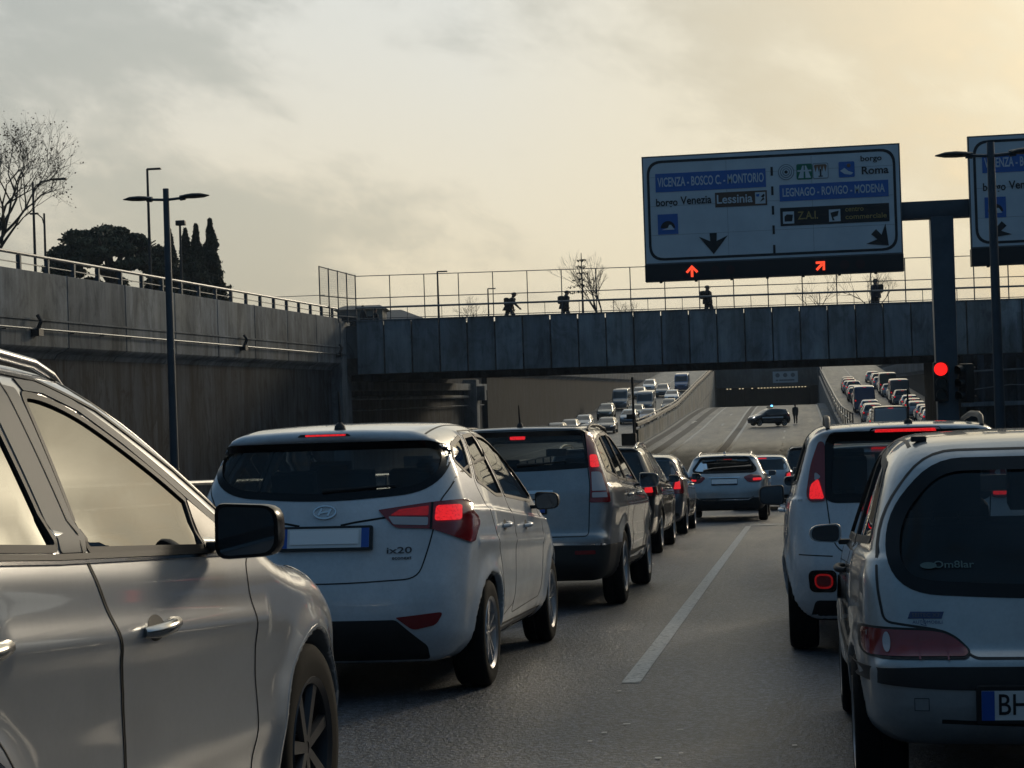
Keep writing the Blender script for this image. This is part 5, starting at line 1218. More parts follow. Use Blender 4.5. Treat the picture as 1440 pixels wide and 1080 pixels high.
        k=B.rect('shopping_symbol',X(.722),X(.766),Z(.68),Z(.57),sigw,2,p); B.poly('trolley',[(X(.728),Z(.60)),(X(.745),Z(.59)),(X(.760),Z(.585)),(X(.755),Z(.63)),(X(.738),Z(.64)),(X(.743),Z(.67)),(X(.735),Z(.67))],sigb,3,k)
        B.text('lettering','centro',X(.785),X(.855),Z(.575),.11,sigy,parent=p,bold=.012); B.text('lettering','commerciale',X(.785),X(.942),Z(.645),.11,sigy,parent=p,bold=.012)
        down_arrow(B,X(.918),Z(.855),.43,R(45))
        B2=Board(r,w,h,-.07); led_arrow(B2,X(.185),bh*.5,.24,0); led_arrow(B2,X(.683),bh*.5,.24,R(-45))
        for cx_ in (.275,.335,.775,.835): B2.poly('unlit_light',circ(X(cx_),bh*.5,.10,14),offled,2)
    else:
        p=B.rect('blue_panel',X(.052),X(.484),Z(.335),Z(.165),sigblue); B.text('lettering','VICENZA - BOSCO C. - MONTORIO',X(.060),X(.476),(Z(.335)+Z(.165))/2,.20,sigw,parent=p,bold=.02)
        B.text('lettering','borgo',X(.052),X(.137),Z(.455)-.02,.165,sigb,bold=.02); B.text('lettering','Venezia',X(.148),X(.270),Z(.455)-.0,.175,sigb,bold=.02)
        tunnel_pic(B,X(.056),Z(.735),.43,r); down_arrow(B,X(.10),Z(.85),.40,R(-45))
    return r
big_sign(-3.10,38.0,3.68,5.41,2.68,'wide overhead direction sign with two red lane arrows lit beneath it')
big_sign(3.69,38.0,3.72,5.4,2.70,'overhead direction sign cut by the right edge, behind the right street lamp',full=False)
# gantry
g=empty('sign_gantry',(3.13,38.35,zroad(38))); tag(g,'blue grey steel gantry post with cross beam carrying the overhead signs','gantry')
zp=5.12-zroad(38)
mb=MB(); V=[]
mb.add([(x*s_,y*s_,z) for z,s_ in ((0,1.0),(zp-.32,1.12)) for x,y in ((-.21,-.2),(.21,-.2),(.21,.2),(-.21,.2))],[(0,1,2,3),(4,5,6,7),(0,1,5,4),(1,2,6,5),(2,3,7,6),(3,0,4,7)]); mb.build('post',bluesteel,g,30,bev=.02)
mb=MB(); mb.box(-6.1,6.0,-.17,.17,zp-.35,zp+.02); mb.build('beam',bluesteel,g,30,bev=.015)
for xx in (-6,-4.2,-2.4,1.2,3.,4.8): mb=MB(); mb.box(xx-.06,xx+.06,-.225,-.16,zp-1.4,zp+1.0); mb.build('hanger',steel,g,None)
mb=MB(); mb.box(-.45,.45,-.45,.45,0,.05); mb.build('base_plate',steel,g,None)
# traffic lights on the gantry post
tlb=mat('signal_housing',(.012,.013,.013),.5); redsig=mat('red_signal',(.6,.02,.01),.3,emi=(1,.012,.01),es=1.5); grnoff=mat('green_signal',(.0,.012,.01),.3); offs=mat('dark_lens',(.02,.02,.02),.2)
def signal(x,y,z,label,red=True,yaw=0):
    r=empty('traffic_light',(x,y,z),(0,0,R(yaw))); tag(r,label,'traffic light')
    mb=MB(); mb.box(-.15,.15,0,.2,-.62,.20); mb.build('housing',tlb,r,30,bev=.04)
    mb=MB(); mb.tube([(0,.1,.1),(0,.32,.1)],.03,6); mb.tube([(0,.1,-.5),(0,.32,-.5)],.03,6); mb.build('bracket',darks,r)
    for i,zz in enumerate((0.05,-.22,-.48)):
        m=redsig if (red and i==0) else (grnoff if i==2 else offs); rr_=.135 if i==0 and red else .10
        l=mesh('lamp',[(rr_*math.cos(t),-.012,zz+rr_*math.sin(t)) for t in np.linspace(0,2*math.pi,25)[:-1]],[tuple(range(24))],m,r)
        V=[];F=[]; N_=15
        for k in range(N_): 
            t=R(-30)+R(240)*k/(N_-1); V+=[((rr_+.012)*math.cos(t),0,zz+(rr_+.012)*math.sin(t)),((rr_+.012)*math.cos(t),-.16+.05*abs(math.cos(t)),zz+(rr_+.012)*math.sin(t))]
        F=[(2*k,2*k+1,2*k+3,2*k+2) for k in range(N_-1)]; h_=mesh('visor',V,F,tlb,l)
    return r
signal(2.98,37.9,1.55,'traffic light showing red, on the left of the gantry post')
signal(3.42,38.0,1.50,'unlit traffic light turned sideways on the right of the gantry post',red=False,yaw=-60)
# --- twin-arm street lamps of the median
def twin_lamp(name,x,y,ztop,label,cat='street lamp',arm=.75,group=None):
    z0=zroad(y); r=empty(name,(x,y,z0)); tag(r,label,cat,group); H=ztop-z0
    mb=MB(); mb.tube([(0,0,0),(0,0,1.2),(0,0,H)],[.085,.08,.055],12); mb.build('pole',bluesteel,r)
    mb=MB(); mb.tube([(0,0,0),(0,0,.5)],.11,12); mb.build('base_sleeve',steel,r)
    for sd in (1,-1):
        mb=MB(); mb.tube([(0,0,H-.20),(sd*.32,0,H-.18)],.025,8); mb.tube([(sd*.26,0,H-.18),(sd*.36,0,H-.17)],.05,8); a=mb.build('arm',bluesteel,r)
        V=[];F=[]; st=((.28,.05,.02),(.36,.13,.05),(.50,.17,.06),(.66,.16,.05),(.80,.03,.012))
        for xx,w_,t_ in st:
            for k in range(10): th=2*math.pi*k/10; V.append((sd*xx,w_*math.cos(th),H-.17+t_*math.sin(th)*(1 if math.sin(th)>0 else .5)+ (xx-.3)*.02))
        for i in range(4):
            for k in range(10): F.append((i*10+k,i*10+(k+1)%10,(i+1)*10+(k+1)%10,(i+1)*10+k))
        F+=[tuple(range(10)),tuple(range(40,50))]
        mesh('lamp_head',V,F,darks,a,smooth=True)
    return r
twin_lamp('street_lamp',-11.0,30.4,5.24,'twin-headed street lamp on a blue grey pole in the left median')
twin_lamp('street_lamp',2.95,27.0,4.83,'twin-headed street lamp at the right edge in front of the second sign')
# pole and sign box in the far median under the bridge
r=empty('sign_pole',(-11.55,127,zroad(127))); tag(r,'grey pole with dark box at the start of the pale parapet wall','pole')
mb=MB(); mb.tube([(0,0,0),(0,0,4.9)],.09,10); mb.build('post',steel,r); mb=MB(); mb.box(-.5,.15,-.1,.1,1.9,2.25); mb.build('box',darks,r,None); mb=MB(); mb.box(-.9,.15,-.3,.3,0,.9); mb.build('crash_cushion',plastic,r,30,bev=.1)
# --- slim poles at street level on the left
def slim_lamp(x,y,zt,label,kind,z0=5.62):
    r=empty('street_lamp',(x,y,z0)); tag(r,label,'street lamp'); H=zt-z0
    mb=MB(); mb.tube([(0,0,0),(0,0,H)],[.12,.07],8); mb.build('pole',darks,r)
    if kind=='one': mb=MB(); mb.box(0,.85,-.12,.12,H-.06,H+.05); mb.build('lamp_head',darks,r,30,bev=.03)
    elif kind=='cam':
        mb=MB(); mb.box(-.25,.35,-.15,.15,H-.1,H+.22); mb.build('camera_head',darks,r,30,bev=.04); mb=MB(); mb.box(-.45,.3,-.3,.3,-.05,1.15); mb.build('cabinet',steel,r,None)
    elif kind=='bow':
        pts=[(0,0,H-.9),(.15,0,H-.3),(.6,0,H),(1.4,0,H+.1)]; mb=MB(); mb.tube(pts,.05,6); mb.build('arm',darks,r); mb=MB(); mb.box(1.2,2.2,-.12,.12,H+.03,H+.15); mb.build('lamp_head',darks,r,30,bev=.03)
    elif kind=='bowl':
        pts=[(0,0,H-.9),(-.15,0,H-.3),(-.5,0,H)]; mb=MB(); mb.tube(pts,.04,6); mb.build('arm',darks,r); mb=MB(); mb.box(-1.0,-.4,-.1,.1,H-.05,H+.07); mb.build('lamp_head',darks,r,30,bev=.03)
    return r
def ST(x,y,D):
    """street-level point seen through a given spot of the photograph at depth D along the view axis"""
    d=_f+_r2*((x-720)/FPX)+_u2*((540-y)/FPX); return Vector((0,0,CAMZ))+d*D
for (px,py,D,lab,kd) in ((207,238,105,'single-arm street lamp beyond the left wall, just left of the twin-headed lamp','one'),(253,315,110,'camera pole with a cabinet beyond the left wall beside the cypresses','cam'),(46,256,110,'curved-arm street lamp among the bare tree branches beyond the left wall','bow'),(62,300,120,'lower street lamp behind the bare tree beyond the left wall','bowl'),
    (615,382,150,'slim street lamp rising behind the bridge fence, tallest on its left part','one'),(686,406,190,'small distant street lamp behind the bridge fence near the first pedestrian','one')):
    p=ST(px,py,D); slim_lamp(p.x,p.y,p.z,lab,kd)
# overhead cable to the screen
p0=ST(380,418,112);p1=ST(456,415,100); mb=MB(); mb.tube([tuple(p0-p0),tuple(p1-p0)],.02,4); o=mb.build('overhead_cable',darks,None); o.location=p0; tag(o,'thin dark cable above the far end of the left wall rail','cable')
# ---------------------------------------------------------------- people
cloth=lambda n,c:mat(n,c,.85)
dcloth=cloth('dark_cloth',(.014,.015,.018)); bcloth=cloth('brown_cloth',(.035,.026,.02)); ncloth=cloth('navy_cloth',(.012,.016,.03)); skin=mat('skin',(.30,.17,.12),.6); hairm=mat('dark_hair',(.012,.01,.009),.7); bagm=cloth('bag_cloth',(.02,.022,.02))
def skinned(name,J,E_,m,parent,sub=1,mi=None):
    me=bpy.data.meshes.new('s'); me.from_pydata([j[0] for j in J],E_,[]); ob=bpy.data.objects.new('s',me); col.objects.link(ob)
    md=ob.modifiers.new('k','SKIN'); 
    for i,j in enumerate(J):
        rr_=j[1] if isinstance(j[1],tuple) else (j[1],j[1]); me.skin_vertices[0].data[i].radius=rr_
    me.skin_vertices[0].data[0].use_root=True
    s2=ob.modifiers.new('u','SUBSURF'); s2.levels=sub; s2.render_levels=sub
    dg=bpy.context.evaluated_depsgraph_get(); nm=bpy.data.meshes.new_from_object(ob.evaluated_get(dg)); nm.materials.clear()
    for x in (m if isinstance(m,(list,tuple)) else [m]): nm.materials.append(x)
    nm.polygons.foreach_set('use_smooth',[True]*len(nm.polygons))
    if mi:
        for p in nm.polygons: p.material_index=mi(p.center)
    bpy.data.objects.remove(ob); bpy.data.meshes.remove(me); nm.name=name; return link(name,nm,parent)
def person(loc,yaw,label,group=None,stride=.25,lean=0,arm=(.25,-.25),bag=None,top=None,legs=None,H=1.74,elbow=25,sit=False,wide=0):
    """facing -Y at yaw 0 ... local +Y is forward"""
    k=H/1.74; r=empty('person',loc,(0,0,R(yaw))); tag(r,label,'person',group); top=top or dcloth; legs=legs or dcloth
    J=[];E_=[]
    def j(p,rad,par=None):
        J.append(((p[0]*k,p[1]*k,p[2]*k),tuple(q*k for q in rad) if isinstance(rad,tuple) else rad*k)); i=len(J)-1
        if par is not None: E_.append((par,i))
        return i
    L_=math.sin(R(lean)); hip=(0,0,.93)
    def up(d,x=0,y=0): return (x,y+d*L_,.93+d*math.cos(R(lean)))
    if sit: hip=(0,0,.50); up=lambda d,x=0,y=0:(x,y-.20*d,.50+d)
    a=j(hip,(.15,.11)); b=j(up(.22),(.135,.10),a); c_=j(up(.42),(.165,.11),b); n=j(up(.54),(.06,.06),c_); h0=j(up(.62,0,.01),(.062,.07),n); h1=j(up(.70,0,.02),(.078,.092),h0); h2=j(up(.78,0,.01),(.062,.075),h1)
    for sd,am in ((1,arm[0]),(-1,arm[1])):
        sh=j(up(.46,sd*.18),.075,c_)
        if sit:
            e=j(up(.26,sd*.24,.20),.042,sh); w=j(up(.30,sd*.16,.48),.030,e); hnd=(sd*.12,w and J[w][0][1]/k+.08,J[w][0][2]/k)
            fdir=Vector((0,.3,.1)).normalized()
        else:
            t=am; e_=Vector(up(.46,sd*.20))+Vector((0,math.sin(t)*.28,-math.cos(t)*.28)); t2=t+R(elbow); w_=e_+Vector((-sd*.01,math.sin(t2)*.25,-math.cos(t2)*.25))
            e=j(tuple(e_),.062,sh); w=j(tuple(w_),.042,e); fdir=Vector((0,math.sin(t2),-math.cos(t2)))
        wv=Vector(J[w][0])/k; pm=j(tuple(wv+fdir*.07),(.022,.034),w)
        pv=wv+fdir*.07
        for q,(o_,ln) in enumerate(((-.028,.065),(-.009,.078),(.010,.072),(.028,.055))):
            f1=j(tuple(pv+fdir*.035+Vector((0,o_,0))),.0095,pm); f2=j(tuple(pv+fdir*(.035+ln*.55)+Vector((-sd*.012,o_,0))),.0085,f1); j(tuple(pv+fdir*(.03+ln)+Vector((-sd*.03,o_,0))),.007,f2)
        t1=j(tuple(pv+Vector((-sd*.01,.04,0))-fdir*.03),.011,pm); j(tuple(pv+Vector((-sd*.02,.06,0))+fdir*.01),.009,t1)
        hx=(sd*.09,0,.90 if not sit else .48); hh=j(hx,.10 if not sit else .095,a)
        if sit: kn=j((sd*.14,.45,.56),.07,hh); an=j((sd*.14,.72,.20),.045,kn); ft=j((sd*.14,.86,.16),.04,an)
        else:
            s_=stride*sd; kn=j((sd*.095,s_*.45+.05,.50),.082,hh); an=j((sd*.095,s_*1.0-.02,.10+max(0,-s_)*.22),.058,kn); ft=j((sd*.105,s_*1.0+.15,.04+max(0,-s_)*.10),.040,an)
    headz=(.93 if not sit else .50)+.575
    def mi(c):
        z=c[2]/k
        if z>headz and not (abs(c[0])/k>.13): return 2
        if not sit and z<.90: return 1 if abs(c[0])/k<.17 or z<.62 and abs(c[0])/k<.19 else (2 if z<.86 and abs(c[0])/k>.2 and z<.80 else 0)
        return 0
    body=skinned('body',J,E_,[top,legs,skin],r,1,mi)
    hp=Vector(J[h1][0]); mb=MB()
    V=[];F=[]; N_=12
    for i_ in range(7):
        ph=R(90)-R(115)*i_/6
        for q in range(N_):
            th=2*math.pi*q/N_; fr=1.0 if math.sin(th)<.3 or ph>R(35) else .78
            V.append((hp.x+.088*k*math.cos(ph)*math.cos(th)*fr,hp.y-.012+.104*k*math.cos(ph)*math.sin(th)*fr,hp.z+.03*k+.098*k*math.sin(ph)))
    for i_ in range(6):
        for q in range(N_): F.append((i_*N_+q,i_*N_+(q+1)%N_,(i_+1)*N_+(q+1)%N_,(i_+1)*N_+q))
    mesh('hair',V,F,hairm,r,smooth=True)
    # face: nose, eyes, mouth, ears
    mb=MB(); mb.tube([(hp.x,hp.y+.090*k,hp.z+.02*k),(hp.x,hp.y+.112*k,hp.z-.012*k)],[.006,.012],6); mb.build('nose',skin,r)
    for sd in (1,-1):
        mb=MB(); mb.lathe([(0,.008),(.008,.004),(.009,0)],'y',(hp.x+sd*.031*k,hp.y+.083*k,hp.z+.018*k),8); mb.build('eye',hairm,r)
        mb=MB(); mb.box(hp.x+sd*.079*k-.008,hp.x+sd*.079*k+.008,hp.y-.02,hp.y+.012,hp.z-.03,hp.z+.025); mb.build('ear',skin,r,30,bev=.006)
    mb=MB(); mb.box(hp.x-.022,hp.x+.022,hp.y+.078*k,hp.y+.092*k,hp.z-.045,hp.z-.038); mb.build('mouth',bcloth,r,None)
    if not sit:
        # jacket hem flares a little over the trousers
        V=[];F=[]; N_=16
        for i_,(zz,rx,ry) in enumerate(((.74,.215,.17),(.90,.21,.165),(1.05,.205,.155),(1.2,.215,.155),(1.36,.21,.145),(1.44,.12,.10))):
            d=zz-.93
            for q in range(N_): th=2*math.pi*q/N_; V.append((rx*k*math.cos(th),(d*L_+ry*math.sin(th))*k,(.93+d*math.cos(R(lean)))*k))
        for i_ in range(5):
            for q in range(N_): F.append((i_*N_+q,i_*N_+(q+1)%N_,(i_+1)*N_+(q+1)%N_,(i_+1)*N_+q))
        mesh('jacket',V,F,top,r,smooth=True)
    if wide: r.scale=(wide,wide,1)
    if bag=='backpack':
        p=up(.33,0,-.17); mb=MB(); mb.box(-.17*k,.17*k,p[1]-.09,p[1]+.10,(p[2]-.25)*k,(p[2]+.20)*k); b_=empty('x'); bpy.data.objects.remove(b_)
        o=mb.build('backpack',bagm,None,40,bev=.10,seg=4); o.location=loc; o.rotation_euler=(0,0,R(yaw)); o.scale=r.scale; tag(o,'dark backpack on the '+label.split(',')[0],'backpack')
    if bag=='cap':
        pass
    return r
def bpos(u,v,z=5.36): return (BO[0]+u*math.cos(BA)-v*math.sin(BA),BO[1]+u*math.sin(BA)+v*math.cos(BA),z)
YB=math.degrees(BA)
person(bpos(-.05,1.3),YB-90,'pedestrian leaning forward while walking right along the bridge, furthest left of the walkers','pedestrians on the bridge',lean=17,stride=.26,arm=(.30,-.05),elbow=14,wide=1.55,bag='backpack',top=dcloth)
person(bpos(3.0,1.5),YB-78,'pedestrian with hunched shoulders and backpack walking behind the bridge fence, second from the left','pedestrians on the bridge',lean=9,bag='backpack',top=dcloth,stride=.16,wide=1.55,arm=(.0,-.08),elbow=6)
person(bpos(10.85,1.3),YB-80,'pedestrian directly below the red straight-on lane arrow of the big sign','pedestrians on the bridge',bag='backpack',stride=.14,top=dcloth,wide=1.6,arm=(-.02,-.08),elbow=6)
person(bpos(20.1,1.4),YB+80,'pedestrian under the right end of the big sign, partly behind the railing','pedestrians on the bridge',stride=.15,top=ncloth,H=1.8,bag='backpack',wide=1.6,arm=(-.02,-.08),elbow=6)
person(bpos(-8.25,4.0,5.05),YB-60,'person at the far left end of the bridge whose head shows above the parapet','people at the bridge end',top=dcloth)
person(bpos(-7.6,4.6,4.95),YB-60,'second person at the bridge end, standing just right of the first','people at the bridge end',top=dcloth,H=1.68)
person((-.12*158/140,158,zroad(158)),8,'person in dark uniform standing on the empty road right of the patrol car',top=cloth('uniform',(.016,.018,.02)),stride=.08,arm=(.15,-.1),elbow=10,wide=1.12)
# carried bag of the first walker
mb=MB(); mb.box(-.28,.28,-.12,.12,0,.26); o=mb.build('holdall',bagm,None,40,bev=.05,seg=3); o.location=bpos(.55,1.3,5.52); tag(o,'dark bag on the bridge pavement beside the leftmost walker','bag')
# driver of the city car, seen as a silhouette through its rear window
d=person((0,0,0),0,'driver of the pale silver city car, a dark silhouette behind its rear window',sit=True,top=cloth('driver_coat',(.02,.02,.022)),H=1.78)
o=.0; y0=6.48+1.62; d.location=(.90-.33,y0,zroad(y0)-.10)
# ---------------------------------------------------------------- trees, buildings beyond
bark=mat('bark',(.045,.037,.030),.9); x=ramp(bark,nz(bark,8,5,.7),[(.3,(.02,.017,.014)),(.7,(.07,.06,.05))]); setc(bark,x)
def leafm(n,a,b):
    m=mat(n,a,.8); x=ramp(m,nz(m,.6,6,.7),[(.3,a),(.7,b)]); setc(m,x); return m
pinel=leafm('pine_needles',(.018,.030,.016),(.055,.070,.035)); cypl=leafm('cypress_foliage',(.014,.024,.014),(.045,.058,.030)); dryl=leafm('dry_leaves',(.05,.030,.015),(.11,.065,.03))
def bare_tree(loc,H,label,seed,spread=.55,depth=7,leaves=500,trunk=.22,group=None,lean=0):
    rnd=random.Random(seed); r=empty('bare_tree',loc); tag(r,label,'tree',group); tb=MB(); tips=[]; tw=MB()
    def rec(p,d,ln,rad,n):
        pts=[p]; q=Vector(p); dd=Vector(d)
        for i in range(3):
            dd=(dd+Vector((rnd.uniform(-1,1),rnd.uniform(-1,1),rnd.uniform(-.4,.8)))*.14).normalized(); q=q+dd*ln/3; pts.append(q.copy())
        rr_=[rad*(1-.3*i/3) for i in range(4)]
        (tb if n>3 else tw).tube(pts,rr_,7 if n>4 else 4,False)
        if n==0: tips.append(q); return
        if n<4: tips.append(q)
        k=2 if rnd.random()<.55 else 3
        for i in range(k):
            ax=dd.orthogonal().normalized(); ax.rotate(Matrix.Rotation(rnd.uniform(0,6.283),3,dd)); nd=dd.copy(); nd.rotate(Matrix.Rotation(rnd.uniform(.3,1.0)*spread,3,ax)); nd=(nd+Vector((0,0,.10))).normalized()
            rec(q,nd,ln*rnd.uniform(.62,.92),rad*.60,n-1)
    rec(Vector((0,0,0)),Vector((lean,0,1)).normalized(),H*.24,trunk,depth)
    tb.build('trunk',bark,r,None); tw.build('crown',bark,r,None)
    if leaves:
        V=[];F=[]
        for i in range(leaves):
            c_=rnd.choice(tips)+Vector([rnd.gauss(0,.12) for _ in range(3)]); s_=rnd.uniform(.03,.075); a=Vector([rnd.gauss(0,1) for _ in range(3)]).normalized(); b=a.orthogonal().normalized()
            n=len(V); V+=[c_-a*s_,c_+b*s_*.7,c_+a*s_,c_-b*s_*.7]; F.append((n,n+1,n+2,n+3))
        mesh('leaves',[tuple(v) for v in V],F,dryl,r)
    return r
def foliage(name,fn,n,size,m,parent,seed):
    rg=np.random.RandomState(seed); P_=fn(rg,n); n=len(P_)
    a=rg.normal(size=(n,3)); a/=np.linalg.norm(a,axis=1)[:,None]; b=np.cross(a,rg.normal(size=(n,3))); b/=np.linalg.norm(b,axis=1)[:,None]
    s_=(size*rg.uniform(.5,1.3,n))[:,None]
    V=np.stack([P_-a*s_,P_+b*s_*.55,P_+a*s_,P_-b*s_*.55],1).reshape(-1,3); F=np.arange(4*n).reshape(-1,4)
    return mesh(name,V,F,m,parent)
def cypress(loc,H,w,label,seed,group):
    r=empty('cypress',loc); tag(r,label,'tree',group); mb=MB(); mb.tube([(0,0,0),(.05,0,H*.6),(0,0,H*.96)],[.25,.14,.02],8); mb.build('trunk',bark,r)
    ph=[random.uniform(0,6) for _ in range(6)]
    def fn(rg,n):
        t=rg.uniform(0,1,n)**.8; th=rg.uniform(0,2*np.pi,n)
        prof_=np.interp(t,[0,.08,.3,.55,.8,1],[.6,.95,1,.72,.36,.01]); wob=1+.22*np.sin(th*3+t*14+ph[0])+.16*np.sin(t*31+ph[1]+th)+.14*np.sin(t*57+ph[2]-th*2)
        rad=prof_*w*wob*rg.uniform(.4,1.0,n)**.5*np.where(rg.uniform(0,1,n)<.12,rg.uniform(1.0,1.35,n),1)
        return np.stack([rad*np.cos(th),rad*np.sin(th),.3+t*H],1)
    foliage('crown',fn,9000,.16,cypl,r,seed); return r
def pine(loc,H,w,th_,label,seed):
    r=empty('umbrella_pine',loc); tag(r,label,'tree'); mb=MB(); mb.tube([(0,0,0),(.3,0,H*.4),(0,0,H*.75)],[.4,.3,.22],10)
    for i in range(9):
        a=i*.7; mb.tube([(0,0,H*(.5+.03*(i%3))),(math.cos(a)*w*.35,math.sin(a)*w*.35,H*.72),(math.cos(a)*w*.75,math.sin(a)*w*.75,H*.83)],[.16,.1,.04],6)
    mb.build('trunk',bark,r)
    rg0=np.random.RandomState(seed+5); C_=[]
    for i in range(85):
        a=rg0.uniform(0,6.283); q=rg0.uniform(0,1)**.5; C_.append((q*w*math.cos(a)*.93,q*w*math.sin(a)*.93,H-th_+th_*.66*(1-q**3.2)+rg0.uniform(-.3,.3)*th_*.5,rg0.uniform(.16,.27)*w*.8))
    C_=np.array(C_)
    def fn(rg,n):
        i=rg.randint(0,len(C_),n); d=rg.normal(size=(n,3)); d/=np.linalg.norm(d,axis=1)[:,None]; q=rg.uniform(.3,1,n)**.4*np.where(rg.uniform(0,1,n)<.10,rg.uniform(1.0,1.3,n),1)
        P_=C_[i,:3]+d*(C_[i,3]*q)[:,None]*np.array([1,1,.48]); return P_
    foliage('crown',fn,40000,.15,pinel,r,seed); return r
def onstreet(px,D,z=5.62):
    p=ST(px,500,D); return (p.x,p.y,z)
bare_tree(onstreet(-22,95),12.6,'large bare tree with a few dry leaves leaning over the left wall',11,.80,8,900,.22,lean=.10)
bare_tree(onstreet(-75,100),9.5,'bare tree at the very left edge of the photo',23,.6,7,900,.24,lean=.05)
pine(onstreet(158,125),9.1,4.6,3.9,'broad dark umbrella pine beyond the left wall',3)
pine(onstreet(20,150),7.0,3.2,2.6,'lower dark pine crown behind the bare tree',9)
for i,(px,D,py,w,lab) in enumerate(((228,128,345,1.6,'shortest cypress, touching the umbrella pine'),(243,124,322,1.0,'cypress between the twin lamp pole and the camera pole'),(266,126,322,.95,'cypress just right of the camera pole'),(281,122,316,.8,'slender cypress second from the right of its row'),(301,124,308,1.0,'tallest cypress at the right end of the row'))):
    p=onstreet(px,D); t=ST(px,py,D); cypress(p,t.z-5.62-.3,w,lab+' beyond the left wall',40+i,'cypresses beyond the left wall')
b1=bare_tree(onstreet(852,152),7.2,'bare tree with tiered branches behind the bridge fence left of the big sign',31,.55,7,0,.16)
b2=bare_tree(onstreet(1150,170),6.6,'leafless bushy tree behind the bridge fence below the big sign',37,.7,7,0,.13)
b3=bare_tree(onstreet(1225,160),7.0,'leafless tree behind the bridge fence near the right end of the big sign',41,.7,7,0,.13)
b4=bare_tree(onstreet(662,175),5.4,'low rounded leafless tree behind the bridge between the lamps',47,.8,7,0,.13)
b5=bare_tree(onstreet(880,165),5.2,'smaller leafless tree just right of the tiered tree behind the bridge',53,.7,7,0,.12)
# conifer tiers on the tree left of the sign
def tiers(rg,n):
    t=rg.uniform(0,1,n); k=np.floor(t*6)/6; th=rg.uniform(0,6.283,n); rad=(1-k)*1.3*rg.uniform(.1,1,n)*(1+.5*np.sin(th*2+k*9))+.1
    return np.stack([rad*np.cos(th),rad*np.sin(th),4.6+k*3.2-.12*rad+rg.normal(0,.06,n)],1)
cd_=empty('cedar',onstreet(822,152)); tag(cd_,'thin cedar top rising above the bare trees behind the bridge fence','tree')
mb=MB(); mb.tube([(0,0,0),(0,0,7.9)],[.14,.03],6); mb.build('trunk',bark,cd_); foliage('crown',tiers,420,.10,pinel,cd_,77)
# buildings far behind
bw=concrete('building_plaster',(.22,.22,.21),.2); broof=mat('roof_sheet',(.06,.065,.07),.6)
def building(px,D,w,dp,h,label,yaw=9,z=5.62,hip=.0,wins=0):
    r=empty('building',onstreet(px,D,z),(0,0,R(yaw))); tag(r,label,'building')
    mb=MB(); mb.box(-w/2,w/2,0,dp,0,h); mb.build('wall',bw,r,None)
    mb=MB(); mb.add([(-w/2-.3,-.3,h),(w/2+.3,-.3,h),(w/2+.3,dp+.3,h),(-w/2-.3,dp+.3,h),(-w/2+hip,dp*.5,h+hip*.4+.25),(w/2-hip,dp*.5,h+hip*.4+.25)],[(0,3,2,1),(0,1,5,4),(1,2,5),(2,3,4,5),(3,0,4)]); mb.build('roof',broof,r,None)
    for i in range(wins): x=-w/2+w*(i+.5)/wins; mb=MB(); mb.box(x-.5,x+.5,-.05,.02,h*.35,h*.75); f_=mb.build('window',gloss,r,None)
    return r
building(533,135,7.5,8,1.75,'low flat-roofed building behind the left end of the bridge fence',hip=2.2)
building(508,118,3.0,4,1.9,'small pale kiosk at the left end of the bridge',hip=.3,wins=2)
building(1352,190,3.2,4,1.8,'small pitched roof just visible behind the bridge right of the gantry post',hip=1.5)
# long building on the right, out of frame, mirrored in the crossover's windows
r=empty('building',(19,56,5.62)); tag(r,'flat-roofed building on the right side street, mirrored in car windows','building'); mb=MB(); mb.box(0,10,0,30,0,6.4); mb.build('wall',bw,r,None); mb=MB(); mb.box(-.4,10.4,-.4,30.4,6.4,6.8); mb.build('roof',broof,r,None)
